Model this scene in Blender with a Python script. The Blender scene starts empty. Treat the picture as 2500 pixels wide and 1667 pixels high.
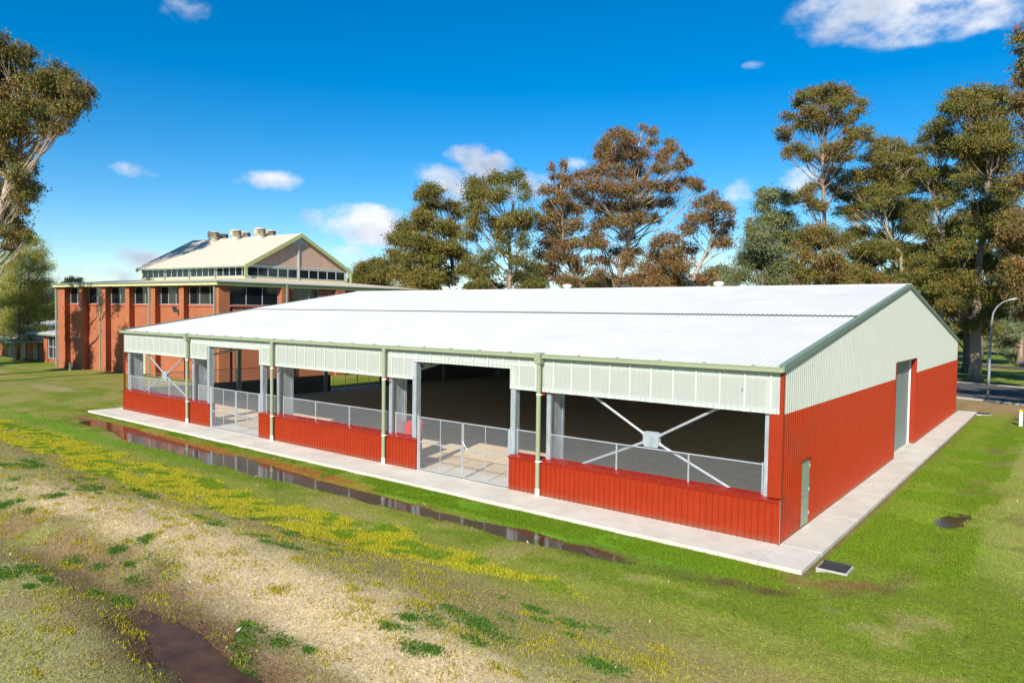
import bpy, math
import numpy as np
from mathutils import Matrix, Vector
rad = math.radians
SC = bpy.context.scene
COL = SC.collection

# ------------------------------------------------------------------ camera
CAMP = np.array([6.50324588, -20.79815547, 6.50751259])
CR = np.array([0.78526682, 0.61900803, 0.01360479])
CU = np.array([-0.03449466, 0.02179948, 0.9991671])
CF = np.array([-0.61819588, 0.78508206, -0.03847088])
FPX = 1747.375
cd = bpy.data.cameras.new('camera'); cam = bpy.data.objects.new('camera', cd); COL.objects.link(cam)
m3 = np.stack([CR, CU, -CF], axis=1)
M = Matrix.Identity(4)
for i in range(3):
    for j in range(3): M[i][j] = float(m3[i, j])
    M[i][3] = float(CAMP[i])
cam.matrix_world = M
cd.sensor_width = 36; cd.sensor_fit = 'HORIZONTAL'; cd.lens = FPX / 2500 * 36
cd.clip_start = 0.1; cd.clip_end = 20000
SC.camera = cam

# ------------------------------------------------------------------ light
SUN_AZ = (math.sin(rad(18)), -math.cos(rad(18)))
SUN_EL = rad(33.5)
SD = Vector((SUN_AZ[0]*math.cos(SUN_EL), SUN_AZ[1]*math.cos(SUN_EL), math.sin(SUN_EL)))
sl = bpy.data.lights.new('sun', 'SUN'); sl.energy = 5.0; sl.angle = rad(0.53); sl.color = (1.0, 0.945, 0.85)
so = bpy.data.objects.new('sun', sl); COL.objects.link(so)
so.rotation_euler = SD.to_track_quat('Z', 'Y').to_euler(); so.location = (20, -60, 60)
SC.view_settings.view_transform = 'Standard'; SC.view_settings.look = 'None'
SC.view_settings.exposure = 0.45; SC.view_settings.gamma = 1.0

def pxdir(px, py):                                   # viewing direction in the world of a point of the sky
    d = CF + CR*(px-1250)/FPX + CU*(833.5-py)/FPX
    return d/np.linalg.norm(d)

W = bpy.data.worlds.new('World'); SC.world = W; W.use_nodes = True
nt = W.node_tree; nt.nodes.clear()
def wn(t, **k):
    n = nt.nodes.new(t)
    for a, b in k.items(): setattr(n, a, b)
    return n
def wmath(op, a, b=None, clamp=False):
    n = wn('ShaderNodeMath', operation=op, use_clamp=clamp)
    for i, s in enumerate((a, b)):
        if s is None: continue
        if isinstance(s, (int, float)): n.inputs[i].default_value = s
        else: nt.links.new(s, n.inputs[i])
    return n.outputs[0]
sky = wn('ShaderNodeTexSky', sky_type='NISHITA', sun_disc=False)
sky.sun_elevation = SUN_EL; sky.sun_rotation = math.atan2(SUN_AZ[0], SUN_AZ[1])
sky.altitude = 200; sky.air_density = 1.0; sky.dust_density = 0.0; sky.ozone_density = 4.0
hs = wn('ShaderNodeHueSaturation'); hs.inputs['Saturation'].default_value = 1.45; hs.inputs['Hue'].default_value = .499; hs.inputs['Value'].default_value = 1.06
nt.links.new(sky.outputs[0], hs.inputs['Color'])
tc = wn('ShaderNodeTexCoord')
n1 = wn('ShaderNodeTexNoise'); n1.inputs['Scale'].default_value = 16; n1.inputs['Detail'].default_value = 8; n1.inputs['Roughness'].default_value = 0.56
mp = wn('ShaderNodeMapping'); mp.inputs['Scale'].default_value = (1, 1, 1.7)
nt.links.new(tc.outputs['Generated'], mp.inputs['Vector']); nt.links.new(mp.outputs[0], n1.inputs['Vector'])
nz = wmath('SUBTRACT', n1.outputs['Fac'], 0.5)
# clouds that stand in the sky: direction, half width and half height (full picture pixels), strength
CLOUDS = [(2300, -5, 250, 72, .8), (2420, -40, 200, 60, .8), (2170, 45, 95, 48, .6), (830, 535, 90, 32, .9), (900, 550, 110, 45, 1.2), (940, 555, 80, 35, 1.1),
          (1145, 378, 55, 28, 1.2), (1185, 400, 60, 32, 1.2), (1060, 425, 75, 24, .65), (1120, 465, 110, 42, 1.0), (1290, 460, 70, 42, .95), (1400, 410, 35, 22, .4),
          (690, 446, 90, 24, .75), (335, 415, 48, 17, .5), (350, 630, 55, 27, .95), (390, 650, 50, 22, .7), (1965, 440, 55, 34, 1.0), (1800, 470, 50, 34, .7),
          (470, 32, 55, 26, .5), (1843, 158, 26, 10, .5), (230, 668, 240, 30, .42), (845, 612, 40, 14, .5), (700, 640, 260, 40, .3), (1750, 640, 700, 60, .28)]
acc = None
for (px, py, rx, ry, st) in CLOUDS:
    c = pxdir(px, py); e1 = np.cross(c, [0, 0, 1]); e1 /= np.linalg.norm(e1); e2 = np.cross(e1, c)
    t = []
    for e, s in ((e1, rx), (e2, ry)):
        v = wn('ShaderNodeVectorMath', operation='DOT_PRODUCT')
        nt.links.new(tc.outputs['Generated'], v.inputs[0]); v.inputs[1].default_value = tuple(e/(s*1.25/FPX))
        t.append(wmath('POWER', wmath('ABSOLUTE', v.outputs['Value']), 2.0))
    q = wmath('MULTIPLY', wmath('SUBTRACT', 1.0, wmath('ADD', *t), True), st)
    acc = q if acc is None else wmath('MAXIMUM', acc, q)
gate_ = wmath('MULTIPLY', wmath('MINIMUM', wmath('MULTIPLY', acc, 5.0), 1.0), 1.0)
den = wmath('ADD', wmath('MULTIPLY', acc, 0.95), wmath('MULTIPLY', nz, 2.4))
mr = wn('ShaderNodeMapRange', interpolation_type='SMOOTHSTEP')
nt.links.new(den, mr.inputs['Value']); mr.inputs['From Min'].default_value = 0.12; mr.inputs['From Max'].default_value = 1.05
alpha = wmath('MULTIPLY', mr.outputs[0], gate_, True)
n2 = wn('ShaderNodeTexNoise'); n2.inputs['Scale'].default_value = 9; n2.inputs['Detail'].default_value = 6
mp2 = wn('ShaderNodeMapping'); mp2.inputs['Location'].default_value = (0.0, 0.0, 0.35); mp2.inputs['Scale'].default_value = (1, 1, 1.7)
nt.links.new(tc.outputs['Generated'], mp2.inputs['Vector']); nt.links.new(mp2.outputs[0], n2.inputs['Vector'])
cr = wn('ShaderNodeValToRGB'); cr.color_ramp.elements[0].position = 0.35; cr.color_ramp.elements[0].color = (3.6, 4.3, 5.6, 1)
cr.color_ramp.elements[1].position = 0.6; cr.color_ramp.elements[1].color = (7.2, 7.4, 7.8, 1)
nt.links.new(n2.outputs['Fac'], cr.inputs[0])
mx = wn('ShaderNodeMixRGB'); nt.links.new(alpha, mx.inputs[0]); nt.links.new(hs.outputs[0], mx.inputs[1]); nt.links.new(cr.outputs[0], mx.inputs[2])
bg = wn('ShaderNodeBackground'); bg.inputs['Strength'].default_value = 0.098
nt.links.new(mx.outputs[0], bg.inputs['Color'])
wo = wn('ShaderNodeOutputWorld'); nt.links.new(bg.outputs[0], wo.inputs['Surface'])

# ------------------------------------------------------------------ materials
def mat(name, color, rough=0.6, metal=0.0, noise=0.0, nscale=8.0, bump=0.0, bscale=40.0, attr=None, spec=0.5, streak=None, alpha=None, translucent=0.0, stretch=(1, 1, 1)):
    m = bpy.data.materials.new(name); m.use_nodes = True
    t = m.node_tree; b = t.nodes['Principled BSDF']; L = t.links
    b.inputs['Roughness'].default_value = rough; b.inputs['Metallic'].default_value = metal
    b.inputs['Specular IOR Level'].default_value = spec
    c4 = (*color, 1)
    tcn = t.nodes.new('ShaderNodeTexCoord')
    src = None
    if attr:
        a = t.nodes.new('ShaderNodeAttribute'); a.attribute_name = attr; src = a.outputs['Color']
    if noise > 0:
        mp = t.nodes.new('ShaderNodeMapping'); mp.inputs['Scale'].default_value = stretch; L.new(tcn.outputs['Object'], mp.inputs[0])
        n = t.nodes.new('ShaderNodeTexNoise'); n.inputs['Scale'].default_value = nscale; n.inputs['Detail'].default_value = 6; n.inputs['Roughness'].default_value = .6
        L.new(mp.outputs[0], n.inputs['Vector'])
        r = t.nodes.new('ShaderNodeMapRange'); r.inputs['From Min'].default_value = .25; r.inputs['From Max'].default_value = .75
        r.inputs['To Min'].default_value = 1-noise; r.inputs['To Max'].default_value = 1+noise; L.new(n.outputs['Fac'], r.inputs[0])
        x = t.nodes.new('ShaderNodeVectorMath'); x.operation = 'SCALE'
        if src: L.new(src, x.inputs[0])
        else: x.inputs[0].default_value = color
        L.new(r.outputs[0], x.inputs['Scale']); src = x.outputs[0]
        rr = t.nodes.new('ShaderNodeMapRange'); rr.inputs['To Min'].default_value = max(0, rough-.12); rr.inputs['To Max'].default_value = min(1, rough+.12)
        L.new(n.outputs['Fac'], rr.inputs[0]); L.new(rr.outputs[0], b.inputs['Roughness'])
    if src: L.new(src, b.inputs['Base Color'])
    else: b.inputs['Base Color'].default_value = c4
    if bump > 0:
        n = t.nodes.new('ShaderNodeTexNoise'); n.inputs['Scale'].default_value = bscale; n.inputs['Detail'].default_value = 6
        L.new(tcn.outputs['Object'], n.inputs['Vector'])
        bu = t.nodes.new('ShaderNodeBump'); bu.inputs['Strength'].default_value = 0.6; bu.inputs['Distance'].default_value = bump
        L.new(n.outputs['Fac'], bu.inputs['Height']); L.new(bu.outputs[0], b.inputs['Normal'])
    out = t.nodes['Material Output']
    if translucent > 0:
        tr = t.nodes.new('ShaderNodeBsdfTranslucent')
        if src: L.new(src, tr.inputs['Color'])
        else: tr.inputs['Color'].default_value = c4
        ms = t.nodes.new('ShaderNodeMixShader'); ms.inputs[0].default_value = translucent
        L.new(b.outputs[0], ms.inputs[1]); L.new(tr.outputs[0], ms.inputs[2]); L.new(ms.outputs[0], out.inputs['Surface'])
    if alpha is not None:
        b.inputs['Alpha'].default_value = alpha
    return m

def brick_mat(name):
    m = bpy.data.materials.new(name); m.use_nodes = True
    t = m.node_tree; b = t.nodes['Principled BSDF']; L = t.links
    uv = t.nodes.new('ShaderNodeUVMap'); uv.uv_map = 'UVMap'
    br = t.nodes.new('ShaderNodeTexBrick'); L.new(uv.outputs[0], br.inputs['Vector'])
    br.inputs['Color1'].default_value = (0.46, 0.098, 0.022, 1); br.inputs['Color2'].default_value = (0.33, 0.062, 0.017, 1)
    br.inputs['Mortar'].default_value = (0.36, 0.18, 0.095, 1); br.inputs['Scale'].default_value = 1
    br.inputs['Mortar Size'].default_value = 0.015; br.inputs['Brick Width'].default_value = 0.24; br.inputs['Row Height'].default_value = 0.086
    n = t.nodes.new('ShaderNodeTexNoise'); n.inputs['Scale'].default_value = .6; n.inputs['Detail'].default_value = 6; L.new(uv.outputs[0], n.inputs['Vector'])
    r = t.nodes.new('ShaderNodeMapRange'); r.inputs['To Min'].default_value = .8; r.inputs['To Max'].default_value = 1.2; L.new(n.outputs['Fac'], r.inputs[0])
    x = t.nodes.new('ShaderNodeVectorMath'); x.operation = 'SCALE'; L.new(br.outputs['Color'], x.inputs[0]); L.new(r.outputs[0], x.inputs['Scale'])
    L.new(x.outputs[0], b.inputs['Base Color']); b.inputs['Roughness'].default_value = .85
    bu = t.nodes.new('ShaderNodeBump'); bu.inputs['Distance'].default_value = .01; bu.invert = True; bu.inputs['Strength'].default_value = .7
    L.new(br.outputs['Fac'], bu.inputs['Height']); L.new(bu.outputs[0], b.inputs['Normal'])
    return m

RED = mat('red_steel', (0.30, 0.027, 0.005), .42, 0, .10, 2.2, spec=.3)
def dirt(m, top, colr):
    """mud splashed up from the ground on sheet metal, densest near the slab"""
    t = m.node_tree; b = t.nodes['Principled BSDF']; L = t.links
    tc_ = t.nodes.new('ShaderNodeTexCoord'); sx = t.nodes.new('ShaderNodeSeparateXYZ'); L.new(tc_.outputs['Object'], sx.inputs[0])
    g = t.nodes.new('ShaderNodeMapRange'); g.inputs['From Min'].default_value = top; g.inputs['From Max'].default_value = 0; L.new(sx.outputs['Z'], g.inputs[0])
    n = t.nodes.new('ShaderNodeTexNoise'); n.inputs['Scale'].default_value = 5; n.inputs['Detail'].default_value = 8; n.inputs['Roughness'].default_value = .7; L.new(tc_.outputs['Object'], n.inputs['Vector'])
    a = t.nodes.new('ShaderNodeMath'); a.operation = 'ADD'; L.new(g.outputs[0], a.inputs[0]); L.new(n.outputs['Fac'], a.inputs[1])
    q = t.nodes.new('ShaderNodeMapRange'); q.inputs['From Min'].default_value = .85; q.inputs['From Max'].default_value = 1.5; q.inputs['To Max'].default_value = .6; L.new(a.outputs[0], q.inputs[0])
    mxx = t.nodes.new('ShaderNodeMixRGB'); L.new(q.outputs[0], mxx.inputs[0])
    if b.inputs['Base Color'].links: L.new(b.inputs['Base Color'].links[0].from_socket, mxx.inputs[1])
    else: mxx.inputs[1].default_value = b.inputs['Base Color'].default_value
    mxx.inputs[2].default_value = (*colr, 1); L.new(mxx.outputs[0], b.inputs['Base Color'])
dirt(RED, .35, (.20, .09, .05))
REDCAP = mat('red_flashing', (0.28, 0.017, 0.009), .28, 0, .08, 5)
PANEL = mat('pale_translucent_sheet', (0.80, 0.84, 0.76), .4, 0, .04, 1.5, translucent=.52, spec=.3)
PANEL.node_tree.nodes['Principled BSDF'].inputs['Alpha'].default_value = .93
ROOFW = mat('white_roof_steel', (0.67, 0.657, 0.615), .5, 0, .06, .5)
ROOFU = mat('roof_lining', (0.55, 0.54, 0.52), .7)
GREEN = mat('pale_green_steel', (0.29, 0.335, 0.20), .4, 0, .05, 3)
GREEND = mat('grey_green_flashing', (0.21, 0.28, 0.21), .4, 0, .05, 3)
GALV = mat('galvanised_steel', (0.52, 0.57, 0.60), .42, .55, .22, 7, stretch=(1, 1, .3))
GALVL = mat('galvanised_light', (0.46, 0.49, 0.51), .4, .35, .15, 12)
WIRE = mat('chain_wire', (0.55, 0.57, 0.58), .45, .4)
PVC = mat('white_pvc', (0.8, 0.8, 0.78), .4, 0, .04, 8)
CONC = mat('path_concrete', (0.63, 0.58, 0.49), .8, 0, .17, .8, .004, 60)
SAND = mat('arena_sand', (0.60, 0.46, 0.31), .95, 0, .22, 1.6, .02, 14)
DOORG = mat('door_green', (0.30, 0.38, 0.26), .45, 0, .04, 4)
ROLL = mat('roller_slats', (0.30, 0.37, 0.32), .45, .1, .08, 3)
BRICK = brick_mat('orange_brick')
BRICKS = mat('brick_sill', (0.42, 0.10, 0.05), .85, 0, .2, 6)
CREAM = mat('cream_roof', (0.60, 0.505, 0.39), .6, 0, .05, .8)
CREAMF = mat('cream_fascia', (0.62, 0.58, 0.30), .6, 0, .1, 2)
BARGE = mat('olive_barge', (0.36, 0.40, 0.17), .5, 0, .08, 2)
FRAME = mat('window_frame', (0.50, 0.53, 0.52), .45, .3)
GLASS = mat('dark_glass', (0.010, 0.014, 0.018), .05, 0, spec=.7)
PINK = mat('tan_boarding', (0.46, 0.31, 0.22), .8, 0, .12, 3, stretch=(1, 1, .2))
PALEG = mat('pale_glass', (0.42, 0.50, 0.50), .2)
VENTM = mat('turbine_vanes', (0.56, 0.49, 0.36), .6, .2, .1, 6)
ASPH = mat('asphalt', (0.088, 0.078, 0.068), .9, 0, .2, 2, .006, 60)
KERBM = mat('kerb_concrete', (0.42, 0.40, 0.36), .85, 0, .15, 3)
BARK = mat('gum_bark', (0.30, 0.215, 0.155), .85, 0, .42, 2.4, .02, 12, stretch=(1, 1, .25))
BARKP = mat('pale_gum_bark', (0.40, 0.31, 0.235), .8, 0, .35, 1.8, .015, 10, stretch=(1, 1, .25))
BARKD = mat('dark_rough_bark', (0.17, 0.12, 0.09), .9, 0, .35, 3, .02, 12, stretch=(1, 1, .25))
BLACK = mat('black_rubber', (0.035, 0.036, 0.04), .75, 0, .25, 12, .01, 30)
BINRED = mat('bin_plastic', (0.62, 0.01, 0.012), .35, 0, .04, 5)
YEL = mat('yellow_reflector', (0.75, 0.42, 0.02), .5)
WHITE = mat('white_paint', (0.8, 0.8, 0.78), .5, 0, .05, 6)
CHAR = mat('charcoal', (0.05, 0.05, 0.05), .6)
def leafmat():
    m = mat('gum_leaves', (.1, .1, .03), .6, 0, attr='col', translucent=.25, spec=.2)
    return m
LEAF = leafmat()
BLADE = mat('grass_blades', (.1, .1, .03), .6, 0, attr='col', translucent=.3, spec=.2)
LITTER = mat('leaf_litter', (.3, .2, .1), .7, 0, attr='col')
HILL = mat('forested_hill', (0.055, 0.085, 0.075), .95, 0, .25, .004)
CLIPLEAF = mat('far_leaves', (.08, .09, .04), .6, 0, attr='col', translucent=.15)

t = CONC.node_tree; b_ = t.nodes['Principled BSDF']; tcc = t.nodes.new('ShaderNodeTexCoord')
n_ = t.nodes.new('ShaderNodeTexNoise'); n_.inputs['Scale'].default_value = 2.6; n_.inputs['Detail'].default_value = 9; n_.inputs['Roughness'].default_value = .72; t.links.new(tcc.outputs['Object'], n_.inputs['Vector'])
q_ = t.nodes.new('ShaderNodeMapRange'); q_.inputs['From Min'].default_value = .56; q_.inputs['From Max'].default_value = .74; q_.inputs['To Max'].default_value = .45; t.links.new(n_.outputs['Fac'], q_.inputs[0])
m_ = t.nodes.new('ShaderNodeMixRGB'); t.links.new(q_.outputs[0], m_.inputs[0]); t.links.new(b_.inputs['Base Color'].links[0].from_socket, m_.inputs[1]); m_.inputs[2].default_value = (.40, .30, .20, 1); t.links.new(m_.outputs[0], b_.inputs['Base Color'])

# ------------------------------------------------------------------ mesh helpers
def link_mesh(name, V, F, material=None, parent=None, smooth=False, col=None, uv=None):
    """V (n,3), F: array (m,k) of one arity or a list of such arrays"""
    if isinstance(F, np.ndarray): F = [F]
    F = [np.asarray(f, dtype=np.int32) for f in F if len(f)]
    me = bpy.data.meshes.new(name)
    V = np.asarray(V, dtype=np.float32)
    me.vertices.add(len(V)); me.vertices.foreach_set('co', V.ravel())
    nl = sum(f.size for f in F); nf = sum(len(f) for f in F)
    me.loops.add(nl); me.loops.foreach_set('vertex_index', np.concatenate([f.ravel() for f in F]))
    tot = np.concatenate([np.full(len(f), f.shape[1], dtype=np.int32) for f in F])
    st = np.concatenate([[0], np.cumsum(tot)[:-1]]).astype(np.int32)
    me.polygons.add(nf); me.polygons.foreach_set('loop_start', st); me.polygons.foreach_set('loop_total', tot)
    me.update(calc_edges=True)
    me.polygons.foreach_set('use_smooth', np.full(nf, bool(smooth)))
    if col is not None:
        a = me.color_attributes.new('col', 'FLOAT_COLOR', 'POINT')
        c = np.ones((len(V), 4), dtype=np.float32); c[:, :3] = col; a.data.foreach_set('color', c.ravel())
    if uv is not None:
        u = me.uv_layers.new(name='UVMap'); u.data.foreach_set('uv', np.asarray(uv, dtype=np.float32).ravel())
    if material: me.materials.append(material)
    o = bpy.data.objects.new(name, me); COL.objects.link(o)
    if parent: o.parent = parent
    return o

class MB:
    """collects pieces of one mesh"""
    def __init__(s): s.V = []; s.Q = []; s.T = []; s.n = 0
    def add(s, V, Q=None, T=None):
        V = np.asarray(V, float)
        if Q is not None and len(Q): s.Q.append(np.asarray(Q, int)+s.n)
        if T is not None and len(T): s.T.append(np.asarray(T, int)+s.n)
        s.V.append(V); s.n += len(V); return s
    def quad(s, a, b, c, d): return s.add([a, b, c, d], [[0, 1, 2, 3]])
    def tri(s, a, b, c): return s.add([a, b, c], None, [[0, 1, 2]])
    def box(s, a, b, f=None):
        x0, y0, z0 = a; x1, y1, z1 = b
        V = np.array([(x0, y0, z0), (x1, y0, z0), (x1, y1, z0), (x0, y1, z0), (x0, y0, z1), (x1, y0, z1), (x1, y1, z1), (x0, y1, z1)], float)
        if f: V = np.array([f(*v) for v in V])
        return s.add(V, [(0, 3, 2, 1), (4, 5, 6, 7), (0, 1, 5, 4), (1, 2, 6, 5), (2, 3, 7, 6), (3, 0, 4, 7)])
    def hexa(s, V):
        return s.add(V, [(0, 3, 2, 1), (4, 5, 6, 7), (0, 1, 5, 4), (1, 2, 6, 5), (2, 3, 7, 6), (3, 0, 4, 7)])
    def bars(s, P0, P1, r, n=4, r1=None, caps=False):
        P0 = np.atleast_2d(np.asarray(P0, float)); P1 = np.atleast_2d(np.asarray(P1, float))
        d = P1-P0; L = np.linalg.norm(d, axis=1, keepdims=True); d = d/np.maximum(L, 1e-9)
        ref = np.where(np.abs(d[:, 2:3]) > .9, np.array([[1., 0, 0]]), np.array([[0, 0, 1.]]))
        a = np.cross(d, ref); a /= np.linalg.norm(a, axis=1, keepdims=True); b = np.cross(d, a)
        if r1 is None: r1 = r
        m = len(P0); ang = np.arange(n)/n*2*math.pi + math.pi/n
        V = np.zeros((m, 2*n, 3))
        for k, t in enumerate(ang):
            o = a*math.cos(t)+b*math.sin(t); V[:, k] = P0+o*r; V[:, n+k] = P1+o*r1
        base = (np.arange(m)*2*n)[:, None, None]
        q = np.array([[k, n+k, n+(k+1) % n, (k+1) % n] for k in range(n)])[None]
        s.add(V.reshape(-1, 3), (q+base).reshape(-1, 4))
        if caps:
            for i in range(m):
                o = s.n-m*2*n+i*2*n
                c0 = s.n; s.add([P0[i], P1[i]])
                s.T.append(np.array([[c0, o+k, o+(k+1) % n] for k in range(n)]+[[c0+1, o+n+(k+1) % n, o+n+k] for k in range(n)]))
        return s
    def tube(s, pts, radii, n=8, caps=True):
        pts = np.asarray(pts, float); m = len(pts); radii = np.broadcast_to(radii, (m,))
        d = np.gradient(pts, axis=0); d /= np.maximum(np.linalg.norm(d, axis=1, keepdims=True), 1e-9)
        up = np.array([1., 0.13, 0]) if abs(d[0][2]) > .7 else np.array([0, 0, 1.])
        V = []
        a = np.cross(d[0], up); a /= np.linalg.norm(a)
        for i in range(m):
            a = a-d[i]*(a@d[i]); a /= max(np.linalg.norm(a), 1e-9); b = np.cross(d[i], a)
            for k in range(n):
                t = 2*math.pi*k/n; V.append(pts[i]+radii[i]*(a*math.cos(t)+b*math.sin(t)))
        Q = [[i*n+k, i*n+(k+1) % n, (i+1)*n+(k+1) % n, (i+1)*n+k] for i in range(m-1) for k in range(n)]
        T = []
        if caps:
            V += [pts[0], pts[-1]]; c = m*n
            T = [[c, (k+1) % n, k] for k in range(n)]+[[c+1, (m-1)*n+k, (m-1)*n+(k+1) % n] for k in range(n)]
        return s.add(V, Q, T)
    def lathe(s, cx, cy, prof, n=24):
        V = []; 
        for (r, z) in prof:
            for k in range(n):
                t = 2*math.pi*k/n; V.append((cx+r*math.cos(t), cy+r*math.sin(t), z))
        m = len(prof)
        Q = [[i*n+k, i*n+(k+1) % n, (i+1)*n+(k+1) % n, (i+1)*n+k] for i in range(m-1) for k in range(n)]
        return s.add(V, Q)
    def build(s, name, material, parent=None, smooth=False, bevel=0):
        V = np.concatenate(s.V); F = []
        if s.Q: F.append(np.concatenate(s.Q))
        if s.T: F.append(np.concatenate(s.T))
        o = link_mesh(name, V, F, material, parent, smooth)
        if bevel:
            b = o.modifiers.new('bevel', 'BEVEL'); b.width = bevel; b.segments = 1; b.limit_method = 'ANGLE'
        return o

def tag(o, label=None, cat=None, group=None, kind=None):
    if label: o['label'] = label
    if cat: o['category'] = cat
    if group: o['group'] = group
    if kind: o['kind'] = kind
    return o
def empty(name, loc, label, cat, group=None):
    o = bpy.data.objects.new(name, None); COL.objects.link(o); o.location = loc; o.empty_display_size = .3
    return tag(o, label, cat, group)
# children are built in world coordinates and keep them: the parent's offset is taken out
def adopt(root):
    for c in root.children:
        if not c.get('_k'):
            c.matrix_parent_inverse = Matrix.Translation(-Vector(root.location))
            c['_k'] = 1
def clean_flags():
    for o in bpy.data.objects:
        if '_k' in o: del o['_k']

# ------------------------------------------------------------------ noise
rng = np.random.default_rng(7)
_tab = rng.random((256, 256))
def vn(x, y, s, o=0):
    x = np.asarray(x)/s+17.3*o+1000; y = np.asarray(y)/s+31.7*o+1000
    xi = np.floor(x).astype(int); yi = np.floor(y).astype(int); fx = x-xi; fy = y-yi
    fx = fx*fx*(3-2*fx); fy = fy*fy*(3-2*fy)
    g = lambda a, b: _tab[a % 256, b % 256]
    return (g(xi, yi)*(1-fx)+g(xi+1, yi)*fx)*(1-fy)+(g(xi, yi+1)*(1-fx)+g(xi+1, yi+1)*fx)*fy
def fbm(x, y, s, o=0, k=4):
    t = 0; a = .5; tot = 0
    for i in range(k): t = t+a*vn(x, y, s/2**i, o+i*3); tot += a; a *= .55
    return t/tot
def sst(a, b, x):
    t = np.clip((x-a)/(b-a), 0, 1); return t*t*(3-2*t)
def gauss(x, s): return np.exp(-(x/s)**2)

# ------------------------------------------------------------------ the ground's height and colours
SX0, SX1, SW = -41.73, 0.0, 38.07                    # the shed's footprint: x from SX0 to SX1, y from 0 to SW
def pdist(x, y, pts):
    d = np.full(np.shape(x), 1e9)
    for (a, b), (c, e) in zip(pts[:-1], pts[1:]):
        vx, vy = c-a, e-b; t = np.clip(((x-a)*vx+(y-b)*vy)/(vx*vx+vy*vy), 0, 1)
        d = np.minimum(d, np.hypot(x-a-t*vx, y-b-t*vy))
    return d
SWALE = [(-41, -2.9), (-36, -3.2), (-30, -3.9), (-20, -4.0), (-12, -4.05), (-5, -3.9), (-1, -3.75), (.6, -3.5), (2.0, -2.75), (3.0, -1.7), (3.5, .4), (3.55, 3), (3.6, 6.7), (3.65, 13), (3.6, 20), (3.3, 34)]
def height(x, y):
    h = -0.035 + 0.02*(fbm(x, y, 3.0, 1)-.5)
    d = pdist(x, y, SWALE)
    depth = .068+.055*(1-sst(-4.5, -1.2, x))+.05*(fbm(x, y, .8, 57)-.5)*sst(-14, -7, x)+.035*(1-sst(-20, -14, x))+.03*(vn(x, y, 1.1, 58)-.5)*2*(x < -2)
    depth = np.where(x > 2.5, .045, depth)
    h = h - .13*np.exp(-((x-3.55+.6*(vn(x, y, .9, 46)-.5))/.45)**2-((y-6.5)/1.0)**2)*np.clip(3.2*(vn(x, y, .45, 44)-.3), 0, 1.1)
    h = h - depth*gauss(d+.5*(fbm(x, y, 1.6, 7)-.5), .62+.30*(1-sst(-22, -12, x))+.12*np.sin(x*.8))
    # berm
    bx = sst(-48, -24, x)*(1-sst(-5, 3, x))*.85+.15
    fl = 1/(1+np.exp(-(y+13.2)/.25))
    crest = gauss(y+11.2+.5*np.sin(x*.25), 1.5)
    h = h + bx*(.36*crest+.20*(1-sst(-9.5, -6.2, y))) + .12*(1-sst(-17, -5, y))
    h = h - .24*gauss(y+13.9-.3*np.sin(x*.4), .8)*sst(-26, -16, x)*(1-sst(-3.5, -.5, x))
    h = h - .17*np.exp(-((x+5.9)/3.0)**2-((y+14.1+.16*(x+5.9)+.9*(fbm(x, y, .9, 66)-.5))/.95)**2)
    h = h + .06*(fbm(x, y, 1.2, 5)-.5)*(1-sst(-6, -4.5, y))
    # mounded lawn left of the shed
    h = h + .42*gauss(x+57, 9)*gauss(y+1.5, 6.5)
    h = h + .10*gauss(x+66, 9)*gauss(y-6, 4)
    # keep low beneath the shed and its path
    ins = sst(-43.6, -42.8, x)*(1-sst(1.3, 1.75, x))*sst(-2.35, -1.75, y)*(1-sst(39.8, 40.4, y))
    h = h*(1-ins)+(-.12)*ins
    far = sst(60, 260, np.hypot(x+20, y))
    return h*(1-far) + far*(-.05)
def mix(c, new, m):
    m = np.clip(m, 0, 1)[..., None]; return c*(1-m)+np.asarray(new)*m
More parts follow.
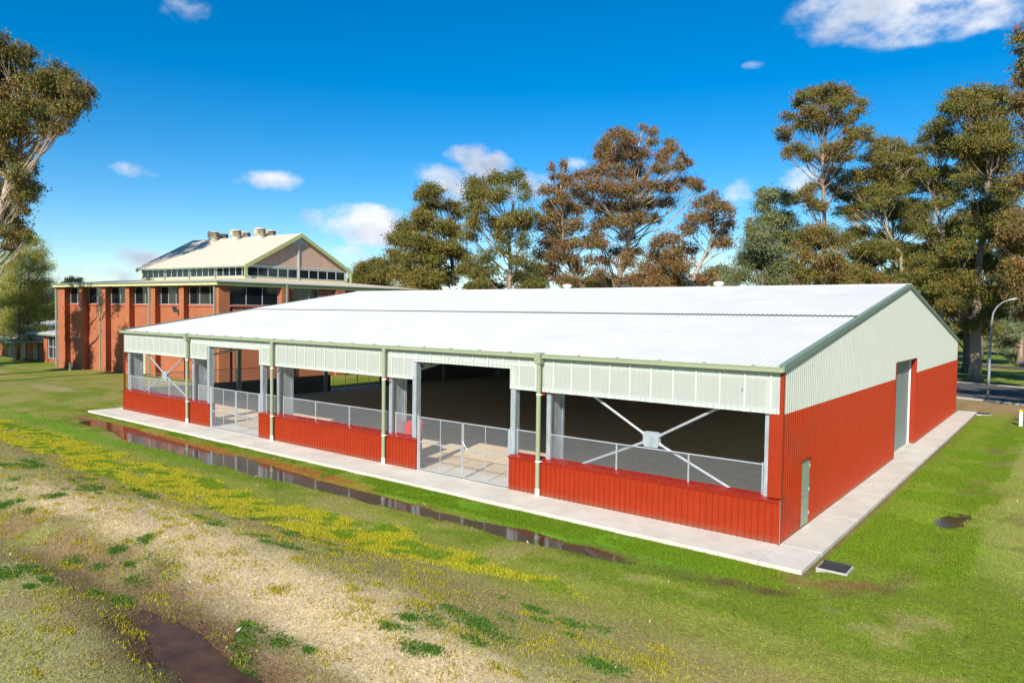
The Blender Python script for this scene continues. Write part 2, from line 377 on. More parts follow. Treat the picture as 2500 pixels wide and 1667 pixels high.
def groundcol(x, y):
    """albedo of the turf, soil and straw, and what grows there"""
    w1 = fbm(x, y, 5, 11)-.5; w2 = fbm(x, y, 1.3, 21)-.5; w3 = fbm(x*.45, y, .45, 31, 3)-.5
    lawn = np.zeros(x.shape+(3,))+np.array([.155, .205, .018])
    lawn = mix(lawn, (.25, .25, .045), sst(-.06, .16, w1+w2*.5))
    lawn = mix(lawn, (.27, .225, .095), .6*sst(.06, .26, w1*.6+w2))
    c = lawn
    c = mix(c, (.125, .26, .010), .9*sst(-4.6, -3.7, y+w2)*(1-sst(-2.4, -2.1, y))*sst(-30, -8, x)*(1-sst(-2, 1, x)))
    c = mix(c, (.135, .25, .012), .8*sst(-7.2, -6.2, y+w1*2)*(1-sst(-5.2, -4.7, y))*(1-sst(-34, -20, x)))
    # right lawn: bright and lush near the path
    rl = sst(1.0, 1.6, x)*sst(-1, 2, y)*(1-sst(38, 41, y))
    c = mix(c, (.175, .245, .014), rl*.85*sst(-.25, .1, w1+w2*.6+.12))
    c = mix(c, (.30, .29, .085), rl*sst(3.8, 6.0, x+w1*3)*.8)
    c = mix(c, (.15, .13, .035), rl*.75*sst(.06, .2, fbm(x, y, 1.4, 87)-.5)*sst(1.8, 2.6, x))
    yb = y+w2*1.6+w1*1.2
    olive = (1-sst(-6.3, -5.6, yb))
    c = mix(c, (.25, .245, .05), olive*.75)
    xt = x+w1*7+w2*3
    tan = (1-sst(-8.6, -7.0, yb))*(1-sst(0, 7, xt))
    c = mix(c, (.30, .245, .10), tan*.8)
    c = mix(c, (.29, .20, .095), tan*sst(.04, .22, w2+w3*.6)*.7)
    c = mix(c, (.20, .21, .045), tan*sst(.02, .2, w1-w2*.6)*.65)
    straw = .92*gauss(y+11.65+w1*1.8-.35*np.sin(x*.35), 1.0)*sst(-26, -15, x)*(1-sst(-2.5, 2.5, x))
    c = mix(c, (.575, .45, .275), np.clip(straw*1.5+w3*.9*(straw > .15), 0, 1))
    soil = sst(.18, .5, gauss(y+13.75-.2*np.sin(x*.4)+w2*.9, .95)*sst(-27, -20, x)*(1-sst(-4, -1.5, x)))
    c = mix(c, (.21, .135, .065), soil*.75*sst(.34, .56, fbm(x, y, 1.6, 47)))
    c = mix(c, (.11, .062, .035), np.clip(1.3*np.exp(-((x+5.9)/4.2)**2-((y+14.1+.16*(x+5.9))/1.15)**2), 0, .95))
    gl = (1-sst(-15.4, -14.4, yb))*(1-sst(-8, -4, x))
    c = mix(c, (.33, .305, .13), gl*.8)
    c = mix(c, (.26, .19, .09), gl*sst(.03, .2, w2-w1*.6)*.6)
    # swale soil, red clay at the water's edge
    d = pdist(x, y, SWALE)+w2*.5
    c = mix(c, (.20, .095, .040), sst(.30, .0, d-.35)*.85*(1-sst(-12, -5, x)))
    c = mix(c, (.115, .085, .028), sst(.55, .0, d-.1)*sst(-12, -5, x)*(x < 1.5)*(.45+.5*sst(.4, .6, fbm(x, y, .7, 85))))
    c = mix(c, (.30, .085, .025), gauss(y+3.15+w2*.6, .38)*sst(-38, -33, x)*(1-sst(-17, -11, x))*.9)
    c = mix(c, (.13, .10, .035), .6*sst(.5, .0, d-.05)*(x >= 1)*sst(.38, .62, fbm(x, y, 1.1, 83)))
    c = mix(c, (.22, .10, .05), gauss(pdist(x, y, [(.2, -2.75), (1.7, -2.35), (2.7, -1.6)])+w3*.35, .22)*.8)
    # bare edge along the path
    e = np.minimum(np.where((x > -43.5) & (x < 1.3), np.abs(y+1.98), 9), np.where((y > -2) & (y < 39.6), np.abs(x-1.24), 9))
    c = mix(c, (.17, .10, .055), gauss(e+w3*.12, .1)*.9)
    # shed side soil at the far end by the road, worn ground beyond
    c = mix(c, (.33, .19, .11), gauss(y-43.2+w1*2, 2.2)*sst(-12, -2, x)*.95)
    c = mix(c, (.19, .15, .06), gauss(y-47.5+w1*2, 2.0)*.7*(x > -60))
    c = mix(c, (.24, .22, .055), sst(-40, -48, x)*.7*sst(-.15, .12, w1+w2))
    c = mix(c, (.36, .30, .16), sst(-46, -52, x)*(y < 8)*.6*sst(.05, .22, fbm(x*.5, y, 3, 41)-.5))
    c = c*(1+.28*w3[..., None]+.16*w2[..., None])
    return np.clip(c, .004, .85)
def yellowmask(x, y):
    w1 = fbm(x, y, 5, 11)-.5; w2 = fbm(x, y, 1.1, 51)-.5
    top = -6.35+.25*np.sin(x*.5)+np.where(x < -30, -(x+30)*-.02, 0); bot = np.interp(x, [-42, -30, -14, -8, -4.5, -2], [-9.6, -9.5, -8.9, -8.2, -7.4, -7.0])
    yy = y+w2*1.1
    m = sst(bot-.5, bot+.35, yy)*(1-sst(top-.3, top+.2, yy))*(1-sst(-5, -1.8, x+w1*4))
    return m*np.clip(.62+3.4*(fbm(x*.7, y, .7, 61, 5)-.47), 0, 1)

def geo(a, b, s): return a+(b-a)*s
def axis(lo, f0, f1, hi, step, n):
    core = np.arange(f0, f1+step/2, step)
    t = np.linspace(0, 1, n+1)[1:]**3.2
    return np.concatenate([(f0-(f0-lo)*t)[::-1], core, f1+(hi-f1)*t])
gx = axis(-2500, -62, 9, 900, .2, 46); gy = axis(-300, -18.5, 6, 3200, .2, 60)
GX, GY = np.meshgrid(gx, gy, indexing='ij')
GZ = height(GX, GY); GC = groundcol(GX, GY)
ym = yellowmask(GX, GY); GC = mix(GC, (.33, .29, .035), ym*.65)
nx_, ny_ = GX.shape
idx = np.arange(nx_*ny_).reshape(nx_, ny_)
GQ = np.stack([idx[:-1, :-1], idx[1:, :-1], idx[1:, 1:], idx[:-1, 1:]], -1).reshape(-1, 4)
gm = mat('turf_ground', (.2, .2, .1), .95, 0, .30, 9, .03, 22, attr='col', spec=.15)
gn = gm.node_tree                                    # a second, finer mottling across the turf
_tc = gn.nodes.new('ShaderNodeTexCoord'); _n = gn.nodes.new('ShaderNodeTexNoise'); _n.inputs['Scale'].default_value = 20; _n.inputs['Detail'].default_value = 8; _n.inputs['Roughness'].default_value = .68
_m = gn.nodes.new('ShaderNodeMapping'); _m.inputs['Scale'].default_value = (.55, 1.3, 1); gn.links.new(_tc.outputs['Object'], _m.inputs[0]); gn.links.new(_m.outputs[0], _n.inputs['Vector'])
_r = gn.nodes.new('ShaderNodeMapRange'); _r.inputs['From Min'].default_value = .3; _r.inputs['From Max'].default_value = .7; _r.inputs['To Min'].default_value = .52; _r.inputs['To Max'].default_value = 1.48
gn.links.new(_n.outputs['Fac'], _r.inputs[0])
_b = gn.nodes['Principled BSDF']; _src = _b.inputs['Base Color'].links[0].from_socket
_x = gn.nodes.new('ShaderNodeVectorMath'); _x.operation = 'SCALE'; gn.links.new(_src, _x.inputs[0]); gn.links.new(_r.outputs[0], _x.inputs['Scale']); gn.links.new(_x.outputs[0], _b.inputs['Base Color'])
tag(link_mesh('ground', np.stack([GX, GY, GZ], -1).reshape(-1, 3), GQ, gm, smooth=True, col=GC.reshape(-1, 3)), kind='structure')

MUDZ = float(height(np.array([-5.9]), np.array([-14.1]))[0])+.118
# standing water in the swale and in the hollow behind the berm
def water(name, x0, x1, y0, y1, z, material):
    o = MB().quad((x0, y0, z), (x1, y0, z), (x1, y1, z), (x0, y1, z)).build(name, material); return tag(o, kind='structure')
WATER = mat('murky_water', (0.075, 0.045, 0.022), .03, 0, .25, .8, .0015, 3.5, spec=.9)
MUDW = mat('muddy_water', (0.085, 0.043, 0.021), .28, 0, .4, 2.2, .004, 6, spec=.1)
water('puddle_water', -39, -1.8, -5.4, -2.7, -.112, WATER)
water('puddle_water', 2.9, 4.3, 4.6, 8.2, -.10, WATER)
water('muddy_water', -11.5, -1.0, -16.6, -12.4, MUDZ, MUDW)

# ------------------------------------------------------------------ path, road
pm = MB()
def slab(x0, x1, y0, y1): pm.box((x0, y0, -.14), (x1, y1, 0.0))
js = [-42.75]+[SX0+4.173*k for k in range(1, 10)]+[0.04, 1.17]
for a, b in zip(js[:-1], js[1:]): slab(a+.006, b-.006, -1.83, -.012)
js = [-.0]+[4.15*k for k in range(1, 9)]+[38.2, 39.55]
for a, b in zip(js[:-1], js[1:]):
    slab(.02, 1.17, a+.006, b-.006)
    slab(-42.75, SX0-.02, a+.006, b-.006)
tag(pm.build('path', CONC, bevel=.008), kind='structure')
fl = MB().box((SX0+.02, .0, -.14), (-.02, 1.3, -.002)).build('floor_edge', CONC); tag(fl, kind='structure')
NX = 60; NY = 54
fx, fy = np.meshgrid(np.linspace(SX0+.06, -.06, NX), np.linspace(1.31, SW-.06, NY), indexing='ij')
fz = -.006+.03*(fbm(fx, fy, 1.5, 3)-.5)*sst(1.3, 3, fy)
ii = np.arange(NX*NY).reshape(NX, NY)
tag(link_mesh('arena_floor', np.stack([fx, fy, fz], -1).reshape(-1, 3), np.stack([ii[:-1, :-1], ii[1:, :-1], ii[1:, 1:], ii[:-1, 1:]], -1).reshape(-1, 4), SAND, smooth=True), kind='structure')

def road(name, pts, w, z, m):
    pts = np.asarray(pts, float); d = np.gradient(pts, axis=0); d /= np.linalg.norm(d, axis=1, keepdims=True)
    n = np.stack([-d[:, 1], d[:, 0]], 1); L = pts+n*w/2; R = pts-n*w/2; k = len(pts)
    V = [(x, y, z) for x, y in L]+[(x, y, z) for x, y in R]
    return tag(link_mesh(name, np.array(V), np.array([[i, i+1, k+i+1, k+i] for i in range(k-1)]), m), kind='structure')
road('road', [(-140, 118), (-60, 82), (-30, 69), (-12, 61.5), (-2, 58), (4, 55.2), (14, 51), (40, 43), (90, 30)], 15.0, .02, ASPH)
road('road', [(-160, 150), (-60, 118), (-20, 106), (-3, 100.8), (10, 97), (40, 90), (120, 74)], 5.0, .03, ASPH)
road('road', [(-200, 205), (-60, 165), (-6, 148), (40, 136), (140, 112)], 7.0, .03, ASPH)
for off in (-7.6, 7.6):                               # kerbs of the near road
    pts = np.array([(-140, 118), (-60, 82), (-30, 69), (-12, 61.5), (-2, 58), (4, 55.2), (14, 51), (40, 43), (90, 30)], float)
    d = np.gradient(pts, axis=0); d /= np.linalg.norm(d, axis=1, keepdims=True); n = np.stack([-d[:, 1], d[:, 0]], 1); c = pts+n*off
    k = MB()
    for (a, b, na, nb) in zip(c[:-1], c[1:], n[:-1], n[1:]):
        V = []
        for z in (-.1, .12):
            V += [(*(a-na*.09), z), (*(b-nb*.09), z), (*(b+nb*.09), z), (*(a+na*.09), z)]
        k.hexa(V)
    tag(k.build('kerb', KERBM), kind='structure')

# distant hills
def hills():
    th = np.linspace(rad(60), rad(185), 260); V = []
    R0, R1 = 2600, 3600
    for j, (R, f) in enumerate([(2100, 0), (2500, .55), (3000, 1.0), (3600, .7)]):
        for i, t in enumerate(th):
            hh = 130*(.35+.9*fbm(np.array(i*9.), np.array(3.), 260, 2, 5)) if f else 0
            bumpy = 70*gauss(t-rad(118), .16)
            V.append((CAMP[0]+R*math.cos(t), CAMP[1]+R*math.sin(t), -5 if f == 0 else f*(float(hh)*.75+bumpy)))
    n = len(th); Q = [[j*n+i, j*n+i+1, (j+1)*n+i+1, (j+1)*n+i] for j in range(3) for i in range(n-1)]
    tag(link_mesh('hills', np.array(V), np.array(Q), HILL, smooth=True), kind='structure')
hills()

# ------------------------------------------------------------------ the shed
def roofz(y): return 5.07+.1603*(y if y <= 19.035 else SW-y)
HD, HF, HO = 1.30, 3.73, 4.48                         # dado top, fascia bottom, opening top
def ribs(L, pitch=.2, rw=.03, d=.036, phase=0.0):
    """profile points (s, out) of a ribbed sheet along length L"""
    p = [(0, 0)]; x = (pitch*.5-phase) % pitch; k = 0
    if x-rw <= 0: x += pitch
    while x+rw < L:
        dd = d
        p += [(x-rw, 0), (x-rw*.45, dd), (x+rw*.45, dd), (x+rw, 0)]
        x += pitch; k += 1
    p.append((L, 0)); return p
def sheet(mb, o, u, nrm, L, z0, z1, **kw):
    """vertical ribbed sheet from o along unit u; z0, z1 numbers or functions of the distance"""
    pr = ribs(L, **kw); o = np.array(o, float); u = np.array(u, float); nrm = np.array(nrm, float); V = []
    f0 = z0 if callable(z0) else (lambda s: z0); f1 = z1 if callable(z1) else (lambda s: z1)
    ext = []
    for a in pr: ext.append(a)
    for s, d in ext:
        b = o+u*s+nrm*d; V += [(b[0], b[1], f0(s)), (b[0], b[1], f1(s))]
    mb.add(V, [[2*i, 2*i+2, 2*i+3, 2*i+1] for i in range(len(ext)-1)])

shed = empty('riding_shed', (-20, 19, 0), 'large open-sided red and pale green steel shed with a white gable roof, puddle in front', 'shed')
# front dado
G1 = (-31.17, -26.33); G2 = (-14.80, -9.90)
PIPES = [-33.35, -24.95, -16.66, -8.47]
m = MB(); mc = MB()
for (a, b) in [(SX0-.12, G1[0]), (G1[1], G2[0]), (G2[1], 0.0)]:
    sheet(m, (a, -.07, 0), (1, 0, 0), (0, -1, 0), b-a, .005, HD-.05)
    for e in ((a,) if b == 0 else (a, b)):            # returns at the ends
        m.quad((e, -.07, .005), (e, .27, .005), (e, .27, HD-.05), (e, -.07, HD-.05))
    m.quad((a, .27, .005), (b, .27, .005), (b, .27, HD-.05), (a, .27, HD-.05))
    # folded cap: lip, sloping top
    e0, e1 = a-.012, (b+.012 if b else .03)
    pr = [(-.105, HD-.12), (-.112, HD-.045), (.30, HD+.045), (.30, HD-.06)]
    for (p, q) in zip(pr[:-1], pr[1:]): mc.quad((e0, *p), (e1, *p), (e1, *q), (e0, *q))
    for e in (e0, e1): mc.quad(*[(e, *p) for p in pr])
m.build('dado_cladding', RED, shed); mc.build('dado_cap', REDCAP, shed)
# front fascia in pale sheet with overlap seams and painted pale bands for girts behind
m = MB(); se = MB()
pieces = [(SX0, -31.5, HF), (-31.5, -26.36, HO), (-26.36, -15.05, HF), (-15.05, -9.93, HO), (-9.93, -.0, HF)]
for (a, b, z) in pieces:
    sheet(m, (a, -.02, 0), (1, 0, 0), (0, -1, 0), b-a, z, 5.04, pitch=.19, rw=.022, d=.014)
k = 0; x = -.33
while x > SX0:
    zb = [z for (a, b, z) in pieces if a <= x <= b][0]
    se.box((x-.022, -.055, zb+.0), (x+.022, -.036, 5.0)); x -= .762
for (a, b, z) in pieces: se.box((a+.01, -.034, z+.01), (b-.01, -.024, z+.075))  # pale strips imitate the sheet looking brighter over the bottom girts
for a, b in ((-33.2, -31.5), (-26.3, -25.1), (-16.5, -15.05), (-9.9, -8.6), (-31.5, -26.36), (-15.05, -9.93)): se.box((a, -.034, 4.6), (b, -.0245, 4.7))  # upper bands: brightness of the girt behind, laid on as colour
m.build('fascia_sheet', PANEL, shed); se.build('overlap_and_girt_glow', mat('seam_and_girt_glow', (.60, .65, .57), .4, 0, .03, 3), shed)
# roof sheets: lower and lapped upper on the front slope, one on the back
def roofsheet(name, x0, x1, ya, yb, lift, step=.19):
    n = int((x1-x0)/step); V = []
    sl_ = .1603 if yb <= 19.1 else -.1603
    for i in range(n):
        xx = x0+i*step
        for (dx, dz) in ((0, 0), (.04, .024), (.085, .024), (.125, 0)):
            for y in (ya, yb): V.append((xx+dx, y, roofz(y)+lift+dz if y > -.01 else 5.07+.1603*y+lift+dz))
    Q = [[2*i, 2*i+2, 2*i+3, 2*i+1] for i in range(n*4-1)]
    link_mesh(name, np.array(V), np.array(Q), ROOFW, shed)
roofsheet('roof_sheet', SX0-.1, .08, -.2, 9.3, .03)
roofsheet('roof_sheet', SX0-.1, .08, 9.1, 19.02, .085)
roofsheet('roof_sheet', SX0-.1, .08, 19.05, SW+.1, .03)
lap = MB().box((SX0-.08, 9.085, roofz(9.1)+.035), (.06, 9.10, roofz(9.1)+.075)).build('lap_shadow_strip', CHAR, shed)  # dark strip painted in for the shadow line under the upper sheet
rc = MB()
for s in (-1, 1):
    rc.quad((SX0-.1, 19.035, roofz(19.035)+.14), (.09, 19.035, roofz(19.035)+.14), (.09, 19.035+s*.28, roofz(19.035-.28)+.125), (SX0-.1, 19.035+s*.28, roofz(19.035-.28)+.125))
    rc.quad((SX0-.1, 19.035+s*.28, roofz(19.035-.28)+.125), (.09, 19.035+s*.28, roofz(19.035-.28)+.125), (.09, 19.035+s*.28, roofz(19.035-.28)+.085), (SX0-.1, 19.035+s*.28, roofz(19.035-.28)+.085))
rc.build('ridge_cap', ROOFW, shed)
li = MB()
for (ya, yb) in ((-.02, 19.035), (19.035, SW)):
    li.quad((SX0, ya, roofz(max(ya, 0))-.03), (-.02, ya, roofz(max(ya, 0))-.03), (-.02, yb, roofz(yb)-.03), (SX0, yb, roofz(yb)-.03))
li.build('roof_lining', ROOFU, shed)
# gutters
for (ya, yb) in ((-.235, -.085), (SW+.06, SW+.22)):
    g = MB(); g.box((SX0-.2, ya, 4.945), (.06, yb, 5.085))
    g.box((SX0-.2, ya-.012 if ya < 0 else yb, 5.06), (.06, ya+.02 if ya < 0 else yb+.012, 5.105))
    g.build('gutter', GREEN, shed, bevel=.01)
for i in range(28): MB().box((SX0+.4+i*1.5, -.25, 5.086), (SX0+.43+i*1.5, -.06, 5.125)).build('gutter_strap', GREEND, shed)
# barge flashings on both gables
for (xa, xb) in ((.035, .085), (SX0-.13, SX0-.06)):
    for (y0, y1) in ((-.2, 19.035), (SW+.15, 19.035)):
        b = MB()
        z0 = 5.07-.03; z1 = roofz(19.035)+.02
        for (xp, xq, dz0, dz1) in ((xa, xb, -.07, .11), (min(xa, xb)-.12 if xa > 0 else xb-.01, xa+.01 if xa > 0 else xb+.11, .085, .115)):
            V = []
            for dz in (dz0, dz1):
                V += [(xp, y0, z0+dz), (xq, y0, z0+dz), (xq, y1, z1+dz), (xp, y1, z1+dz)]
            b.hexa(V)
        b.build('barge_flashing', GREEND, shed)
# gable walls
def gable(x, nrm, openL):
    r = MB(); w = MB()
    if openL:
        red = [(21.6, SW, .0, HF)]; white = [(0, SW, HF)]
        dado = [(0, 16.3)]
        for a, b in dado: sheet(r, (x, a, 0), (0, 1, 0), nrm, b-a, 0, HD)
    else:
        red = [(0, 1.80, .0, HF), (1.80, 2.80, 2.10, HF), (2.80, 16.24, .0, HF), (21.6, SW, .0, HF)]; white = [(0, 16.2, HF), (16.2, 21.6, HO), (21.6, SW, HF)]
    for (a, b, z0, z1) in red: sheet(r, (x, a, 0), (0, 1, 0), nrm, b-a, z0, z1, pitch=.2, rw=.04, d=.034, phase=a)
    for (a, b, z0) in white: sheet(w, (x, a, 0), (0, 1, 0), nrm, b-a, z0, (lambda s, a=a: roofz(a+s)-.02), pitch=.2, rw=.04, d=.034, phase=a)
    r.build('gable_cladding', RED, shed); w.build('gable_sheet', PANEL, shed)
gable(0.0, (1, 0, 0), False); gable(SX0, (-1, 0, 0), True)
gs = MB()
for z in (4.9, 6.3, 7.3):
    y0 = max(0.1, (z-5.0)/.1603); gs.box((.0345, y0, z), (.037, SW-y0, z+.035))
# back wall
bk = MB(); sheet(bk, (SX0, SW, 0), (1, 0, 0), (0, 1, 0), -SX0, 0, 4.98); bk.build('back_cladding', RED, shed)
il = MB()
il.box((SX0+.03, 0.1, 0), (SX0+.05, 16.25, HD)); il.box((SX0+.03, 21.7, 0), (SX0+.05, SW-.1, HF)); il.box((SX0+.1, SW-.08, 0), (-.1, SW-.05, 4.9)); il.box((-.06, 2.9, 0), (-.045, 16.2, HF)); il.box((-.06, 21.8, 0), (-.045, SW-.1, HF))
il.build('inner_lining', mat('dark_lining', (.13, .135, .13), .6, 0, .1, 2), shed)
# corner flashings
cf = MB(); cf.box((-.36, -.045, HD+.02), (.036, -.0, HF)); cf.box((-.07, -.05, HF), (.038, .0, 4.95)); cf.box((-.0, -.0, HD+.02), (.040, .09, HF+.0)); cf.box((.0, 0, HF+.001), (.0405, .05, 4.93))
cf.box((-.02, -.112, .0), (.041, .03, HD-.02)); cf.build('corner_flashing', RED, shed)
MB().box((SX0-.05, -.05, HD), (SX0+.0, .06, 4.95)).build('corner_flashing', RED, shed)
MB().box((0.0, SW-.06, 0), (.045, SW+.05, 4.95)).build('corner_flashing', RED, shed)
cs = MB(); cs.box((.0415, -.113, .0), (.0465, -.085, HD+.0)); cs.build('corner_trim', GALVL, shed)
# steel columns: pairs of flanges and a plate web
def column(x, y0, y1, z1, lite=True, z0=0):
    c = MB()
    c.box((x-.09, y0, z0), (x+.09, y0+.02, z1)); c.box((x-.09, y1-.02, z0), (x+.09, y1, z1))
    c.box((x-.012, y0+.02, z0), (x+.012, y1-.02, z1))
    c.box((x+.07, y0+.02, z0), (x+.09, y0+.10, z1)); c.box((x+.07, y1-.12, z0), (x+.09, y1-.02, z1))
    c.box((x-.25, y0-.12, z0), (x+.25, y1+.12, z0+.02))
    c.build('column', GALV, shed)
FR = [SX0+.3]+[SX0+8.345*k+.1 for k in range(1, 5)]
for x in FR:
    column(x, .12, 1.0, 4.95); column(x, SW-1.0, SW-.12, 4.95)
column(-.42, .08, .42, 4.95)
for y in (7.9, 15.6, 21.8, 29.5): column(SX0+.25, y-.15, y+.15, roofz(y)-.25)
# gate jambs
for x in (-31.42, -26.2, -15.02, -9.80):
    j = MB(); z0 = HD if x in (-31.42, -26.2, -15.02, -9.8) else 0
    j.box((x-.11, .02, z0), (x+.11, .035, HO+.1)); j.box((x-.11, .035, z0), (x-.095, .28, HO+.1)); j.box((x+.095, .035, z0), (x+.11, .28, HO+.1))
    j.build('gate_jamb', GALV, shed)
hd = MB()
for a, b in ((-31.5, -26.3), (-15.1, -9.9)): hd.box((a, .02, HO+.02), (b, .2, HO+.2))
for (a, b, z) in pieces: hd.box((a, .0, 4.72), (b, .06, 4.88)); 
for (a, b, z) in pieces:
    if z < 4: hd.box((a+.02, .0, HF+.02), (b-.02, .05, HF+.17))
hd.build('girt', GALV, shed)
gi = MB()
for z in (1.9, 3.2, 4.6):
    gi.box((-.20, .5, z), (-.04, 1.8 if z < 2.1 else 16.2, z+.06)); gi.box((-.20, 21.8, z), (-.04, SW-.3, z+.06))
    gi.box((SX0+.5, SW-.2, z), (-.5, SW-.05, z+.06))
gi.box((-.2, 3, 1.9), (-.04, 16.2, 1.96)); gi.build('girt', GALV, shed)
# roof trusses
for x in FR[1:]+[FR[0]]:
    for s in (0, 1):
        t = MB(); ys = np.linspace(1.0, 19.035, 15)
        Y = (lambda y: y) if s == 0 else (lambda y: SW-y)
        top = [(x, Y(y), roofz(y)-.22) for y in ys]; bot = [(x, Y(y), roofz(y)-1.42+.02*(y)*.5) for y in ys]
        for L_ in (top, bot): t.bars(L_[:-1], L_[1:], .075, 4)
        for i in range(14):
            t.bars([bot[i] if i % 2 else top[i]], [top[i+1] if i % 2 else bot[i+1]], .035, 4); t.bars([bot[i]], [top[i]], .03, 4)
        t.build('roof_truss', GALV, shed)
pu = MB()
for y in np.arange(1.2, SW-.5, 1.35): pu.box((SX0+.05, y, roofz(y)-.24), (-.1, y+.06, roofz(y)-.05))
pu.build('purlin', GALV, shed)
# cross bracing with its centre plate
def brace(x0, x1, xc, name='cross_brace'):
    y = .30; zb, zt, zc = HD-.1, HF+.35, 2.48
    for (xa, za) in ((x0, zt), (x1, zt), (x0, zb), (x1, zb)):
        b = MB(); d = np.array([xa-xc, 0, za-zc]); d /= np.linalg.norm(d); c = np.array([xc, y, zc])
        b.bars([c+d*.28], [(xa, y, za)], .045, 10); b.build('brace_tube', GALVL, shed, smooth=True)
        e = MB(); e.bars([c+d*.22], [c+d*.40], .06, 10, caps=True); e.build('brace_ferrule', GALVL, shed)
    w, h = .29, .25; pts = [(-w, -h*.55), (-w*.8, -h), (w*.8, -h), (w, -h*.55), (w, h*.55), (w*.8, h), (-w*.8, h), (-w, h*.55)]
    for yy in (y-.06, y+.05):
        V = [(xc+a, yy, zc+b) for a, b in pts]+[(xc+a, yy+.012, zc+b) for a, b in pts]
        n = 8; Q = [[i, (i+1) % n, n+(i+1) % n, n+i] for i in range(n)]
        Q += [[0, 7, 4, 3], [1, 0, 3, 2], [7, 6, 5, 4], [8, 11, 12, 15], [9, 10, 11, 8], [15, 12, 13, 14]]
        p = MB().add(V, Q)
        if yy < y:
            for a in (-.2, .2):
                for b in (-.16, -.09, .09, .16): p.box((xc+a-.012, yy-.014, zc+b-.012), (xc+a+.012, yy, zc+b+.012))
        p.build('brace_plate', GALV, shed)
brace(-7.15, -1.35, -4.25); brace(-39.9, -33.9, -36.9)
# downpipes
for i, x in enumerate(PIPES):
    d = MB(); d.lathe(x, -.20, [(.082, .27), (.082, 4.86)], 20); p = d.build('downpipe', GREEN, shed, smooth=True)
    f = MB(); f.lathe(x, -.20, [(.088, .0), (.088, .25), (.084, .28)], 20); f.build('pipe_foot', PVC, p, smooth=True)
    for z in (1.22, 3.62):
        r = MB(); r.lathe(x, -.20, [(.082, z), (.093, z), (.093, z+.05), (.082, z+.05)], 20)
        r.box((x+.07, -.21, z+.01), (x+.13, -.03, z+.04)); r.build('pipe_bracket', PVC, p)
    t = MB().box((x+.10, -.17, 3.62), (x+.17, -.03, 3.70)).build('pipe_bracket', RED, p)
    if i in (0, 3):
        h = MB(); h.hexa([(x-.12, -.32, 4.74), (x+.12, -.32, 4.74), (x+.12, -.09, 4.74), (x-.12, -.09, 4.74), (x-.16, -.37, 5.14), (x+.16, -.37, 5.14), (x+.16, -.08, 5.14), (x-.16, -.08, 5.14)])
        h.build('rainhead', GREEN, p, bevel=.01)
        MB().box((x-.12, -.376, 5.06), (x+.10, -.366, 5.10)).build('overflow_slot', GALVL, p)
    else:
        MB().lathe(x, -.20, [(.098, 4.84), (.098, 4.95)], 20).build('rainhead', GREEN, p)
# personnel door in the gable
fr = MB(); fr.box((-.02, 1.80, 0), (.06, 1.845, 2.12)); fr.box((-.02, 2.775, 0), (.06, 2.82, 2.12)); fr.box((-.02, 1.80, 2.10), (.065, 2.82, 2.15)); 
fr.build('door_frame', RED, shed)
dp = MB().box((-.03, 1.85, .02), (.02, 2.77, 2.09)); d_ = dp.build('door', DOORG, shed, bevel=.006)
hm = MB().box((.02, 1.93, .98), (.03, 2.0, 1.14)); hm.bars([(.06, 1.95, 1.07)], [(.06, 2.09, 1.07)], .012, 8, caps=True); hm.bars([(.02, 1.96, 1.07)], [(.06, 1.96, 1.07)], .012, 8); hm.build('handle', GALVL, d_)
for z in (.3, 1.05, 1.8): MB().box((.02, 2.745, z), (.045, 2.775, z+.1)).build('hinge', GALVL, d_)
# roller door with red reveals
rd = MB(); rd.box((-.34, 16.2, 0), (.038, 16.33, HO)); rd.box((-.34, 21.59, 0), (.040, 21.70, HO)); rd.box((-.34, 16.33, HO-.0), (.03, 21.65, HO+.03)); rd.build('roller_door_reveal', RED, shed)
sl_ = MB(); z = .02; prof = []
while z < HO-.02: prof += [(-.33, z), (-.29, z+.025), (-.29, z+.06), (-.33, z+.085)]; z += .095
V = [(x_, y_, z_) for (x_, z_) in prof for y_ in (16.33, 21.65)]
sl_.add(V, [[2*i, 2*i+1, 2*i+3, 2*i+2] for i in range(len(prof)-1)]); rdo = sl_.build('roller_door', ROLL, shed)
MB().box((-.30, 21.55, 0), (-.22, 21.65, HO)).build('guide_rail', PVC, rdo); MB().box((-.30, 16.33, 0), (-.22, 16.43, HO)).build('guide_rail', PVC, rdo)
MB().box((-.32, 16.33, -.0), (.02, 21.65, .004)).build('threshold', CONC, shed)
# ridge ventilators
for i, x in enumerate((-30.6, -20.3, -9.8, -40.4)):
    if i == 3: continue
    v = MB(); z = 8.18; v.lathe(x, 19.15, [(.17, z-.1), (.17, z+.1)], 20)
    v.lathe(x, 19.15, [(.17, z+.1), (.27, z+.15), (.31, z+.22), (.31, z+.27), (.24, z+.33), (.12, z+.36), (.0, z+.37)], 20)
    v.build('roof_ventilator', WHITE, shed, smooth=True)
adopt(shed)

